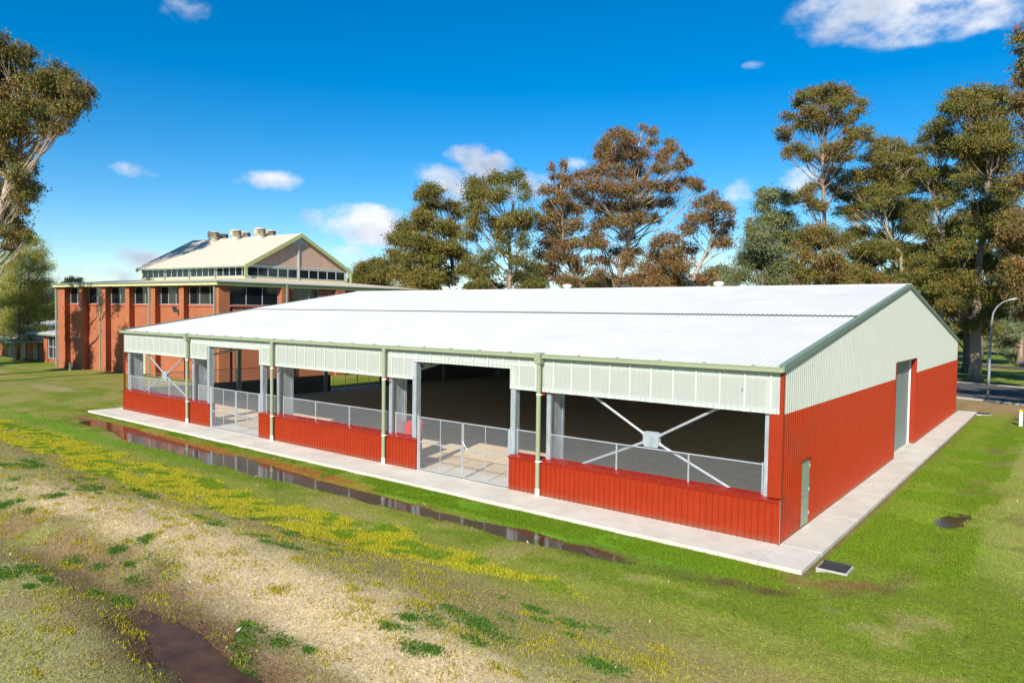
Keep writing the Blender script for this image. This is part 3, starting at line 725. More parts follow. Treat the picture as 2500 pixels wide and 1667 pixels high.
# ------------------------------------------------------------------ chain link panels and gates
def wires(mb, o, u, L, z0, z1, pitch=.082, r=.0028):
    o = np.array(o, float); u = np.array(u, float); H = z1-z0; P0 = []; P1 = []
    n = int((L+H)/pitch)
    for sgn in (1, -1):
        for i in range(n+1):
            s0 = -H+i*pitch+.01; a0, a1 = s0, s0+H
            t0 = 0; t1 = 1
            if a0 < 0: t0 = -a0/H
            if a1 > L: t1 = (L-a0)/H
            if t1 <= t0: continue
            sa, sb = a0+t0*H, a0+t1*H
            if sgn < 0: sa, sb = L-sa, L-sb
            off = np.array([u[1], -u[0], 0])*.003*sgn
            P0.append(o+u*sa+off+np.array([0, 0, z0+t0*H])); P1.append(o+u*sb+off+np.array([0, 0, z0+t1*H]))
    mb.bars(np.array(P0), np.array(P1), r, 3)
def fence(o, u, L, posts, z0, z1, label, group='chain link panels above the low walls', light=True):
    o = np.array(o, float); u = np.array(u, float)
    root = empty('chain_link_panel', tuple(o+u*L/2+np.array([0, 0, z0])), label, 'fence', group)
    for s in posts:
        p = o+u*s; end = (s in (posts[0], posts[-1]))
        q = MB().lathe(p[0], p[1], [(.03, z0-.02), (.03, z1+(.05 if end else -.01)), (.0, z1+(.07 if end else .0))], 10).build('post', GALVL, root, smooth=False)
    r = MB(); r.bars([o+u*posts[0]+np.array([0, 0, z1])], [o+u*posts[-1]+np.array([0, 0, z1])], .024, 8); r.build('rail', GALVL, root)
    w = MB(); wires(w, o+u*posts[0], u, posts[-1]-posts[0], z0+.03, z1); w.build('wire_mesh', WIRE, root)
    adopt(root)
yf = .18
def ff(x0, x1, posts, label): fence((x0, yf, 0), (1, 0, 0), x1-x0, [p-x0 for p in posts], HD+.03, 2.20, label)
ff(-41.3, -33.4, [-41.28, -38.75, -36.2, -33.42], 'chain link panel above the farthest left red wall, crossed by a steel X brace')
ff(-32.75, -31.6, [-32.75, -31.62], 'narrow chain link panel just left of the farther double gate')
ff(-26.05, -25.0, [-26.0, -25.02], 'narrow chain link panel just right of the farther double gate, by a green downpipe')
ff(-24.5, -16.75, [-24.5, -21.9, -19.4, -16.77], 'long chain link panel on the red wall between the two double gates')
ff(-16.3, -15.25, [-16.3, -15.27], 'narrow chain link panel with a red bin showing through it')
ff(-9.7, -8.75, [-9.7, -8.77], 'narrow chain link panel just right of the nearer double gate')
ff(-8.2, -.55, [-8.2, -5.48, -2.9, -.58], 'chain link panel in front of the nearest steel X brace at the right corner')
# left end of the shed
fence((SX0+.2, .5, 0), (0, 1, 0), 15.4, [0, 3.6, 7.2, 9.8, 12.4, 15.3], HD, 2.22, 'long chain link panel on the far end wall, against the orange brick hall')

def gate(x0, x1, xc, ybase, label, left_latch, hasmid=1.18):
    root = empty('double_gate', ((x0+x1)/2, ybase, 0), label, 'gate', 'chain link double gates of the shed')
    zt, zb = 2.2, .06
    for (a, b) in ((x0, xc-.035), (xc+.035, x1)):
        f = MB()
        for (p, q) in (((a, zb), (b, zb)), ((a, zt), (b, zt)), ((a, hasmid), (b, hasmid)), ((a, zb), (a, zt)), ((b, zb), (b, zt)), (((a+b)/2, zb), ((a+b)/2, zt))):
            f.bars([(p[0], ybase, p[1])], [(q[0], ybase, q[1])], .024 if p[0] != (a+b)/2 else .017, 8)
        leaf = f.build('gate_leaf', GALVL, root)
        w = MB(); wires(w, (a, ybase+.01, 0), (1, 0, 0), b-a, zb, zt); w.build('wire_mesh', WIRE, leaf)
    l = MB(); l.tube([(xc+.03, ybase-.03, 1.5), (xc+.14, ybase-.04, 1.33), (xc+.30, ybase-.04, 1.18)], .013, 8)
    l.tube([(xc-.1, ybase-.04, 1.16), (xc-.03, ybase-.06, 1.1), (xc+.05, ybase-.06, 1.08), (xc+.12, ybase-.04, 1.14)], .012, 8); l.build('latch', GALVL, root)
    p = MB().lathe(x0-.09, ybase, [(.045, 0), (.045, 2.26), (.0, 2.29)], 14)
    p.box((x0-.06, ybase-.02, 2.0), (x0-.01, ybase+.02, 2.05)); p.box((x0-.06, ybase-.02, .25), (x0-.01, ybase+.02, .3)); p.build('gate_post', GALVL, root)
    h = MB().bars([(x1+.06, ybase, 0.02)], [(x1+.06, ybase, 2.25)], .03, 10, caps=True); h.build('gate_post', GALVL, root)
    adopt(root)
gate(-31.02, -26.40, -28.56, -.0, 'farther chain link double gate, seen with orange brick wall above and behind it', 1, .93)
gate(-14.66, -9.98, -12.27, -.0, 'nearer chain link double gate with a lit concrete and sand floor behind it', 1)
# gate and fence in the far end opening
root = empty('double_gate', (SX0, 19, 0), 'dark double gate in the far end of the shed with sunlit grass behind', 'gate')
g = MB()
for (a, b) in ((16.45, 18.95), (19.02, 21.45)):
    for (p, q) in (((a, .06), (b, .06)), ((a, 2.2), (b, 2.2)), ((a, .06), (a, 2.2)), ((b, .06), (b, 2.2)), (((a+b)/2, .06), ((a+b)/2, 2.2))):
        g.bars([(SX0+.15, *p)], [(SX0+.15, *q)], .024, 6)
g.build('gate_leaf', GALV, root)
w = MB(); wires(w, (SX0+.15, 16.45, 0), (0, 1, 0), 5.0, .06, 2.2, pitch=.1); w.build('wire_mesh', WIRE, root); adopt(root)

# red wheelie bin behind the nearer wall
root = empty('rubbish_bin', (-16.5, 1.3, 0), 'red plastic wheelie bin inside the shed, left of the nearer gate', 'bin')
b = MB(); x, y = -16.5, 1.30
b.hexa([(x-.24, y-.26, .1), (x+.24, y-.26, .1), (x+.24, y+.22, .1), (x-.24, y+.22, .1), (x-.33, y-.36, 1.55), (x+.33, y-.36, 1.55), (x+.33, y+.34, 1.55), (x-.33, y+.34, 1.55)])
b.box((x-.35, y-.38, 1.46), (x+.35, y+.36, 1.55)); b.build('bin_body', BINRED, root, bevel=.02)
b = MB(); b.hexa([(x-.36, y-.40, 1.56), (x+.36, y-.40, 1.56), (x+.36, y+.40, 1.60), (x-.36, y+.40, 1.60), (x-.30, y-.30, 1.70), (x+.30, y-.30, 1.70), (x+.32, y+.36, 1.74), (x-.32, y+.36, 1.74)])
b.build('lid', BINRED, root, bevel=.02)
for s in (-1, 1): MB().bars([(x+s*.25, y+.30, .1)], [(x+s*.33, y+.30, .1)], .1, 14, caps=True).build('wheel', CHAR, root)
adopt(root)

# ------------------------------------------------------------------ the brick hall
R0 = np.array([-54.0, 13.4]); ua = np.array([-1, -.128]); ua /= np.linalg.norm(ua); ub = np.array([.073, 1]); ub /= np.linalg.norm(ub)
def B(u, v, z): p = R0+ua*u+ub*v; return (p[0], p[1], z)
hall = empty('brick_hall', (*(R0+ua*13+ub*12), 0), 'tall orange brick hall with piers, high dark windows and a cream gabled clerestory roof', 'building')
def bwall(name, boxes, material=BRICK, z0=-.4, sh=0.0):
    """boxes (u0,u1,v0,v1,z0,z1) with brick UVs in metres"""
    V = []; F = []; UV = []
    for (u0, u1, v0, v1, a, b) in boxes:
        c = [(u0, v0), (u1, v0), (u1+sh, v1), (u0+sh, v1)]
        for i in range(4):
            p, q = c[i], c[(i+1) % 4]; n = len(V); L = math.hypot(p[0]-q[0], p[1]-q[1])
            V += [B(*p, a), B(*q, a), B(*q, b), B(*p, b)]; F.append([n, n+1, n+2, n+3])
            s, e = (p[0], q[0]) if i % 2 == 0 else (p[1], q[1])
            UV += [(s, a), (e, a), (e, b), (s, b)]
        n = len(V); V += [B(*k, b) for k in c]; F.append([n, n+1, n+2, n+3]); UV += [(0, 0)]*4
    return link_mesh(name, np.array(V), np.array(F), material, hall, uv=UV)
fins = [(22.15, 22.85), (17.95, 18.65), (13.76, 14.46), (9.48, 10.18), (5.03, 5.75)]
UE = 27.2; VE = 26.0
SILL, HEAD = 7.02, 8.74
bwall('wall', [(.65, UE, .65, .9, -.4, SILL-.06), (.02, .62, 1.4, VE, -.4, SILL-.06)])
bwall('wall', [(.9, UE-.3, .9, 2.0, -.4, .2), (UE-.4, UE-.02, .9, VE, -.4, HEAD), (.9, UE, VE-.4, VE, -.4, HEAD)])
for a, b in fins: bwall('pier', [(a, b, 0, .68, -.4, HEAD)], sh=.31)  # shape sheared so the right-hand sides turn from the sun and go dark
bwall('pier', [(25.75, UE, 0, .68, -.4, HEAD)], sh=.31)
bwall('pier', [(-.02, .66, -.0, 1.04, -.4, HEAD)])
for (a, b) in ((5.96, 7.1), (12.1, 13.1), (18.3, 19.3)): bwall('pier', [(-.35, .3, a, b, -.4, HEAD)])
bwall('wall', [(.03, .6, 10.35, 12.1, SILL-.06, HEAD), (.03, .6, 13.1, 18.3, SILL-.06, HEAD), (.03, .6, 19.3, VE, SILL-.06, HEAD)])
sill = MB(); br = [.66]+[x+.31 for f in sorted(fins) for x in f]+[26.06]
for a, b in zip(br[::2], br[1::2]): sill.box((a+.01, .56, SILL-.22), (b-.06, .70, SILL-.062), B)
sill.box((-.10, 1.05, SILL-.22), (.3, 5.95, SILL-.062), B); sill.box((-.10, 7.11, SILL-.22), (.3, 10.5, SILL-.062), B)
sill.build('brick_sill', BRICKS, hall)
def window(pts, fixed, along, panes, z0, z1, t=.05, mat_f=FRAME, g=GLASS, recess=.03):
    """window between a and b along u (fixed v) or along v (fixed u)"""
    a, b = pts
    f = MB(); fn = (lambda s, d, z: B(s, fixed+d, z)) if along == 'u' else (lambda s, d, z: B(fixed+d, s, z))
    def bx(s0, s1, za, zb, d0=-.03, d1=.04): f.box((s0, d0, za), (s1, d1, zb), fn)
    bx(a, b, z0, z0+t, -.035, .05); bx(a, b, z1-t, z1, -.035, .05)
    for k in np.linspace(a+t/2, b-t/2, panes+1): bx(k-t/2, k+t/2, z0+t, z1-t)
    w = f.build('window', mat_f, hall)
    q = MB().box((a+t, .01, z0+t), (b-t, .02, z1-t), fn).build('pane', g, w)
for (a, b), n in zip(zip(br[::2], br[1::2]), (3, 3, 2, 2, 2, 2)):
    window((a+.05, b-.05), .72, 'u', n, SILL-.05, HEAD-.03)
window((1.06, 5.93), .12, 'v', 3, SILL-.05, HEAD-.03); window((7.15, 10.3), .12, 'v', 3, SILL-.05, HEAD-.03)
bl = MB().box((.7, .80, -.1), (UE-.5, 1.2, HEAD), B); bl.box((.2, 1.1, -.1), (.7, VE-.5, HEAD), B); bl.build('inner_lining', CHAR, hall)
# eaves
e = MB(); e.box((-.35, -.40, HEAD), (UE+.15, -.34, 9.0), B); e.build('fascia_board', CREAMF, hall)
e = MB(); e.box((-.38, -.33, HEAD), (-.30, VE, 9.0), B); e.build('fascia_board', BARGE, hall)
e = MB(); e.box((-.37, -.335, HEAD+.005), (UE+.1, .9, HEAD+.05), B); e.build('soffit', mat('soffit_board', (.35, .33, .22), .8), hall)
e = MB(); e.box((-.50, -.52, 9.0), (UE+.25, -.36, 9.11), B); e.build('gutter', GREEND, hall)
e = MB(); e.box((-.50, -.36, 9.0), (-.36, VE+.1, 9.10), B); e.build('gutter', GREEND, hall)
U0, U1, V0, V1 = 3.55, 20.55, 5.0, 16.6; ZB, ZE, ZR = 9.67, 10.92, 14.27; VR = (V0+V1)/2
r = MB()
r.quad(B(-.45, -.42, 9.09), B(UE+.2, -.42, 9.09), B(UE+.2, V0, 9.62), B(U0, V0, 9.66))
r.quad(B(-.45, -.42, 9.09), B(U0, V0, 9.66), B(U0, V1, 9.66), B(-.45, VE+.1, 9.09))
r.quad(B(U1, V0, 9.64), B(UE+.2, V0, 9.62), B(UE+.2, VE, 9.1), B(U1, V1, 9.64)); r.quad(B(U0, V1, 9.66), B(U1, V1, 9.64), B(UE+.2, VE, 9.1), B(-.45, VE+.1, 9.09))
r.build('lower_roof', CREAM, hall)
# corrugation ribs of the lower roof on the right-hand slope
rb = MB()
for v in np.arange(-.2, VE, .45):
    pass
ww = MB(); ww.box((U0+.1, V0+.1, 9.5), (U1-.1, V1-.1, ZE-.02), B); ww.build('clerestory_lining', CHAR, hall)
cl = MB(); cl.box((U0, V0, ZB-.1), (U1, V0+.12, ZB+.16), B); cl.box((U0, V0, ZB-.1), (U0+.12, V1, ZB+.16), B)
cl.box((U0, V0, ZE-.14), (U1, V0+.12, ZE), B); cl.box((U0, V0, ZE-.12), (U0+.12, V1, ZE), B)
cl.box((U1-.12, V0, ZB-.1), (U1, V1, ZE), B); cl.box((U0, V1-.12, ZB-.1), (U1, V1, ZE), B); cl.build('clerestory_wall', CREAMF, hall)
gu = np.linspace(U0+.15, U1-.12, 5)
for a, b in zip(gu[:-1], gu[1:]): window((a+.22, b-.06), V0+.0, 'u', 4, ZB+.16, ZE-.14, t=.07, recess=0)
window((V0+.2, VR-.09), U0+.0, 'v', 5, ZB+.16, ZE-.12, t=.07); window((VR+.09, V1-.15), U0+.0, 'v', 5, ZB+.16, ZE-.12, t=.07)
for u in gu[1:-1]: MB().box((u-.02, V0-.14, ZB-.05), (u+.09, V0-.03, ZE+.02), B).build('downpipe', GREEND, hall)
OV = .45
def rp(u, v0, z0, v1, z1, lift): return (B(u, v0, z0+lift), B(u, v1, z1+lift))
slope = (ZR-ZE)/(VR-V0)
r = MB()
for s in (0, 1):
    va = V0-.35 if s == 0 else V1+.35; za = ZE-.35*slope+.1; a, b = U0-OV, U1+.3
    V = []
    for dz in (0, .09): V += [B(a, va, za+dz), B(b, va, za+dz), B(b, VR, ZR+.1+dz), B(a, VR, ZR+.1+dz)]
    r.hexa(V)
r.build('roof', CREAM, hall)
for s in (0, 1):                                      # barge boards
    va = V0-.37 if s == 0 else V1+.37; za = ZE-.37*slope
    for (ua_, ub_) in ((U0-OV-.06, U0-OV), (U1+.3, U1+.36)):
        V = []
        for dz in (-.22, .2): V += [B(ua_, va, za+dz), B(ub_, va, za+dz), B(ub_, VR, ZR+dz), B(ua_, VR, ZR+dz)]
        MB().hexa(V).build('barge_board', BARGE, hall)
g = MB(); g.box((U0-OV-.05, V0-.36, ZB), (U0-OV+.05, V0-.12, ZE), B).build('corner_board', BARGE, hall); MB().box((U0-OV-.05, V1+.12, ZB-.2), (U0-OV+.05, V1+.36, ZE), B).build('corner_board', BARGE, hall)
MB().box((U0-OV, V0-.48, ZE-.26), (U1+.3, V0-.36, ZE-.14), B).build('gutter', GREEND, hall)
def gz(v): return ZE+slope*((v-V0) if v <= VR else (V1-v))
zt_ = ZR-.85
vt0 = V0+(zt_-ZE)/slope; vt1 = V1-(zt_-ZE)/slope
for u_, in ((U0+.02,), (U1-.02,)):
    p = MB(); p.quad(B(u_, V0, ZE), B(u_, V1, ZE), B(u_, vt1, zt_), B(u_, vt0, zt_)); p.build('gable_boarding', PINK, hall)
    p = MB(); p.tri(B(u_, vt0, zt_), B(u_, vt1, zt_), B(u_, VR, ZR)); p.build('gable_light', PALEG, hall)
tr = MB(); tr.box((U0-.10, VR-.07, ZB), (U0+.03, VR+.07, ZR-.1), B); tr.box((U0-.05, V0, ZE-.02), (U0+.03, V1, ZE+.10), B)
tr.box((U0-.02, vt0, zt_-.03), (U0+.02, vt1, zt_+.03), B); tr.build('mullion', FRAME, hall)
# turbine ventilators on the ridge
for (u, v) in ((16.3, VR-.6), (12.5, VR-.6), (8.6, VR-.6), (17.2, VR+1.1), (13.4, VR+1.1), (9.3, VR+1.1)):
    z = gz(v)
    c = B(u, v, 0); t = MB(); zt = ZR+.26 if v < VR else ZR+.22
    t.lathe(c[0], c[1], [(.58, z-.35), (.50, z+.02), (.46, zt)], 24); base = t.build('turbine_vent', CREAM, hall, smooth=True)
    hh = MB(); n = 28; V = []; Q = []
    for k in range(n):
        a0 = 2*math.pi*k/n; a1 = 2*math.pi*(k+.62)/n
        i = len(V)
        for (aa, rr) in ((a0, .58), (a1, .50)):
            V += [(c[0]+rr*math.cos(aa), c[1]+rr*math.sin(aa), zt), (c[0]+rr*math.cos(aa), c[1]+rr*math.sin(aa), zt+.56)]
        Q.append([i, i+2, i+3, i+1])
    hh.add(V, Q); hh.lathe(c[0], c[1], [(.46, zt), (.46, zt+.55)], 24); hh.lathe(c[0], c[1], [(.46, zt-.02), (.60, zt), (.60, zt+.04)], 24); hh.build('turbine_head', VENTM, base)
    MB().lathe(c[0], c[1], [(.60, zt+.55), (.61, zt+.60), (.45, zt+.68), (.2, zt+.72), (0, zt+.73)], 24).build('turbine_cap', CREAM, base, smooth=True)
# downpipes, lights and the double door
for u in (18.8, 10.3, .40):
    MB().box((u-.07, -.16 if u > 1 else -.2, 0), (u+.05, -.03, 8.98), B).build('downpipe', GREEND if u > 20 else mat('pipe_green', (.24, .27, .19), .6), hall)
MB().box((UE-.05, -.2, -.2), (UE+.1, -.05, 8.98), B).build('downpipe', GREEND, hall)
MB().box((-.62, 6.3, .0), (-.50, 6.42, 8.98), B).build('downpipe', GREEND, hall)
MB().box((23.3, .62, 3.38), (25.7, .647, 3.42), B).build('wall_conduit', PVC, hall)
c = B(6.3, .65, 6.25); fl_ = MB(); fl_.bars([(c[0], c[1], 6.35)], [(c[0]-.1, c[1]-.35, 6.45)], .04, 8, caps=True); fl_.hexa([(c[0]-.55, c[1]-.6, 6.35), (c[0]-.2, c[1]-.75, 6.2), (c[0]-.1, c[1]-.35, 6.25), (c[0]-.4, c[1]-.3, 6.4), (c[0]-.6, c[1]-.7, 6.85), (c[0]-.3, c[1]-.85, 6.7), (c[0]-.2, c[1]-.4, 6.55), (c[0]-.5, c[1]-.35, 6.75)])
fl_.build('floodlight', CHAR, hall)
c = B(22.5, 0, 6.4); MB().bars([(c[0], c[1]+.02, 6.4)], [(c[0]+.02, c[1]-.18, 6.4)], .17, 14, caps=True).build('wall_lamp', WHITE, hall)
dr = MB(); dr.box((12.15, .58, .0), (13.7, .64, 3.32), B); dd = dr.build('double_door', mat('pale_door', (.42, .47, .28), .6, 0, .06, 2), hall)
MB().box((12.07, .56, 3.30), (13.8, .63, 3.48), B).build('door_head', WHITE, dd)
MB().box((12.91, .573, .1), (12.93, .579, 3.2), B).build('door_joint', CHAR, dd)
MB().box((12.81, .54, 1.2), (12.85, .58, 1.4), B).build('handle', CHAR, dd)
adopt(hall)

# low annex to the left of the hall
an = empty('low_annex', (-94, 14, 0), 'low annex with flat pale roof, glazed bay and dark covered entrance beside the brick hall', 'building')
a = MB(); a.box((-108, 12.3, -.2), (-90, 20, 3.3)); a.box((-90, 12, -.2), (-86.2, 20, .5)); a.build('wall', mat('annex_brick', (.30, .09, .045), .85, 0, .2, 3), an)
a = MB(); a.box((-90.9, 11.9, -.1), (-90.3, 12.4, 3.3)); a.box((-89.95, 11.8, -.1), (-89.6, 12.3, 3.3)); a.build('pier', mat('annex_pier', (.40, .12, .05), .85, 0, .2, 3), an)
a = MB(); a.box((-89.55, 12.02, .5), (-82.5, 12.08, 3.2)); a.build('glazing', GLASS, an)
a = MB()
for x in (-89.5, -88.1, -86.7, -84.8): a.box((x-.05, 11.92, .5), (x+.05, 12.01, 3.2))
for z in (.5, 1.85, 3.12): a.box((-89.55, 11.90, z), (-82.5, 12.0, z+.08))
a.build('window_frame', FRAME, an)
a = MB(); a.hexa([(-112, 11.5, 3.3), (-82.5, 11.4, 3.35), (-82.5, 21, 4.9), (-112, 21, 4.6), (-112, 11.5, 3.45), (-82.5, 11.4, 3.52), (-82.5, 21, 5.05), (-112, 21, 4.75)]); a.build('roof', mat('annex_roof', (.50, .47, .42), .6, 0, .1, 1), an)
a = MB(); a.box((-112, 11.25, 3.22), (-82.6, 11.4, 3.42)); a.build('gutter', GREEND, an)
a = MB(); a.hexa([(-92, 19, 4.4), (-86, 19, 4.4), (-86, 26, 4.4), (-92, 26, 4.4), (-89.5, 21, 5.9), (-87, 21, 5.9), (-87, 24, 5.9), (-89.5, 24, 5.9)]); a.build('roof_lantern', CREAM, an)
a = MB(); a.box((-108, 12.19, 2.5), (-91, 12.29, 3.2)); a.build('fascia_panel', PINK, an)
a = MB(); a.box((-106, 8.8, 2.32), (-91.2, 12.25, 2.46)); a.box((-106, 8.7, 2.25), (-91.2, 8.8, 2.5)); a.build('canopy', GREEND, an)
for x in (-105, -99.5, -91.5): MB().box((x-.08, 8.9, -.1), (x+.08, 9.05, 2.3)).build('canopy_post', GREEND, an)
for x in (-103.5, -98.5, -94.5): MB().box((x-.7, 12.2, 0), (x+.7, 12.28, 2.1)).build('door', mat('annex_door', (.10, .14, .14), .5), an)
adopt(an)

# ------------------------------------------------------------------ small things outside
root = empty('street_lamp', (1.07, 48.57, 0), 'tall grey galvanised street lamp pole with curved arm by the road', 'street lamp')
l = MB(); pts = [(1.07, 48.57, 0), (1.09, 48.6, 2), (1.11, 48.6, 4.5), (1.14, 48.6, 6.4), (1.22, 48.6, 7.1), (1.45, 48.6, 7.6), (1.8, 48.6, 7.95), (2.2, 48.6, 8.15)]
l.tube(pts, [.105, .10, .085, .075, .068, .06, .05, .04], 12); l.build('pole', mat('weathered_galvanising', (.27, .30, .31), .6, .2, .15, 6), root, smooth=True)
h = MB(); h.hexa([(2.15, 48.5, 8.1), (2.8, 48.48, 8.22), (2.8, 48.72, 8.22), (2.15, 48.7, 8.1), (2.15, 48.54, 8.2), (2.75, 48.5, 8.34), (2.75, 48.7, 8.34), (2.15, 48.66, 8.2)]); h.build('lamp_head', GALV, root, bevel=.01)
f = MB().box((.85, 48.35, -.05), (1.30, 48.8, .05)); f.build('footing', KERBM, root, bevel=.02)
b = MB().box((.95, 48.45, .05), (1.19, 48.69, .08)); b.build('base_plate', GALV, root); adopt(root)

def grate(x, y, w, d, rot, label):
    root = empty('drain_pit', (x, y, -.03), label, 'drain', 'square drain pits in the grass'); root.rotation_euler[2] = rot
    r = MB(); t = .05
    for (a, b, c, e) in ((-w/2-t, w/2+t, -d/2-t, -d/2), (-w/2-t, w/2+t, d/2, d/2+t), (-w/2-t, -w/2, -d/2, d/2), (w/2, w/2+t, -d/2, d/2)): r.box((a, c, -.1), (b, e, .035))
    r.build('rim', KERBM, root, bevel=.006)
    n = 14; V = []
    for i in range(n+1):
        for j in range(n+1):
            X = (-w/2+w*i/n)*(1.03); Y = (-d/2+d*j/n)*1.02
            V.append((X, Y, .036+.022*fbm(np.array(X+x), np.array(Y+y), .3, 9)+(.02 if j > n-3 else 0)))
    i2 = np.arange((n+1)**2).reshape(n+1, n+1)
    link_mesh('cover', np.array(V), np.stack([i2[:-1, :-1], i2[1:, :-1], i2[1:, 1:], i2[:-1, 1:]], -1).reshape(-1, 4), BLACK, root, smooth=True)
grate(1.76, -.98, .66, .62, .0, 'black matting over a square drain pit by the near corner of the path')
grate(1.66, 38.55, .75, .7, .1, 'small dark drain cover in the grass at the far corner of the path')

root = empty('marker_post', (-76.2, 9.35, 0), 'short white marker post with yellow tip in front of the brick hall', 'post')
MB().box((-76.28, 9.27, -.05), (-76.12, 9.43, .68)).build('post', WHITE, root, bevel=.01); MB().hexa([(-76.28, 9.27, .681), (-76.12, 9.27, .681), (-76.12, 9.43, .681), (-76.28, 9.43, .681), (-76.28, 9.27, .86), (-76.12, 9.27, .80), (-76.12, 9.43, .80), (-76.28, 9.43, .86)]).build('tip', YEL, root); adopt(root)
root = empty('marker_post', (4.0, 33.6, 0), 'white post with yellow tip at the right edge of the lawn', 'post')
MB().box((3.92, 33.55, -.05), (4.10, 33.73, .85)).build('post', WHITE, root, bevel=.01); MB().box((3.92, 33.55, .851), (4.10, 33.73, 1.0)).build('tip', YEL, root); adopt(root)
root = empty('sign_post', (4.27, 35.2, 0), 'dark post with yellow top behind the white post at the right edge', 'post')
MB().box((4.17, 35.15, -.05), (4.29, 35.27, 1.35)).build('post', CHAR, root); MB().box((4.15, 35.12, 1.351), (4.31, 35.3, 1.47)).build('tip', YEL, root); adopt(root)
root = empty('bollard', (-4.7, 96.5, 0), 'thin dark post on the far lawn between road and trees', 'post')
MB().bars([(-2.9, 96.5, 0)], [(-2.9, 96.5, 3.4)], .07, 8, caps=True).build('post', CHAR, root); MB().box((-3.2, 96.3, 3.4), (-2.6, 96.7, 3.6)).build('lamp_head', CHAR, root); adopt(root)

# ------------------------------------------------------------------ trees
def at(px, py, D):
    """point seen at a full-size picture pixel, D metres deep"""
    return CAMP+(CF+CR*(px-1250)/FPX+CU*(833.5-py)/FPX)*D
OLIVE = [(.235, .185, .038), (.18, .175, .036), (.25, .165, .040), (.13, .145, .033)]
RUST = [(.28, .155, .060), (.22, .155, .048), (.30, .135, .062), (.165, .14, .045)]
GREENL = [(.14, .155, .038), (.20, .18, .038), (.10, .12, .034), (.23, .165, .04)]
GREY = [(.24, .28, .15), (.19, .24, .11), (.28, .30, .16)]
FEATHER = [(.52, .46, .08), (.42, .40, .09), (.30, .31, .08)]
def leaves(centers, radii, per, size, pal, r, droop=.75, aspect=.30):
    """leaf quads: sub clumps spread through ellipsoids"""
    Vs = []; Cs = []
    pal = np.array(pal)
    P = []; K = []
    for c, R in zip(centers, radii):
        vol = (R[0]*R[1]*R[2])**(1/3)
        ns = int(np.clip(24*vol**1.7, 10, 170))
        d = r.normal(size=(ns, 3)); d /= np.linalg.norm(d, axis=1, keepdims=True)
        rad_ = r.random((ns, 1))**.42
        d[:, 2] = np.where(d[:, 2] < -.35, d[:, 2]*.55, d[:, 2])
        sub = c+d*rad_*R*.92
        tint = pal[r.integers(0, len(pal), ns)]*(.75+.5*r.random((ns, 1)))
        k = int(1.15*per*(.55+.6*min(vol/1.4, 1.5)))
        for s, t in zip(sub, tint):
            rr = .33*vol**.5*(.6+.8*r.random())
            p = s+r.normal(size=(k, 3))*np.array([rr, rr, rr*.62])
            p[:, 2] -= .25*rr*np.abs(r.normal(size=k))
            P.append(p); K.append(np.repeat(t[None], k, 0)*(.84+.32*r.random((k, 1))))
    P = np.concatenate(P); K = np.concatenate(K); n = len(P)
    ax = r.normal(size=(n, 3)); ax[:, 2] -= droop*1.6; ax /= np.linalg.norm(ax, axis=1, keepdims=True)
    sd = r.normal(size=(n, 3)); sd = np.cross(ax, sd); sd /= np.linalg.norm(sd, axis=1, keepdims=True)
    L = size*(.65+.7*r.random((n, 1))); w = L*aspect
    V = np.stack([P, P+ax*L*.5+sd*w*.5, P+ax*L, P+ax*L*.5-sd*w*.5], 1).reshape(-1, 3)
    Q = np.arange(n*4).reshape(n, 4)
    return V, Q, np.repeat(K, 4, 0)
def limb(mb, a, b, ra, rb, r, sag=.12, n=6, k=7):
    a = np.array(a); b = np.array(b); t = np.linspace(0, 1, k)[:, None]; L = np.linalg.norm(b-a)
    up = np.array([0, 0, 1.]); p = a+(b-a)*t + up*(np.sin(t*math.pi)*-.06*L) + (r.normal(size=(k, 3))*sag*.32*L*np.sin(t*math.pi)*.5)
    mb.tube(p, ra+(rb-ra)*t[:, 0], n, caps=False); return p
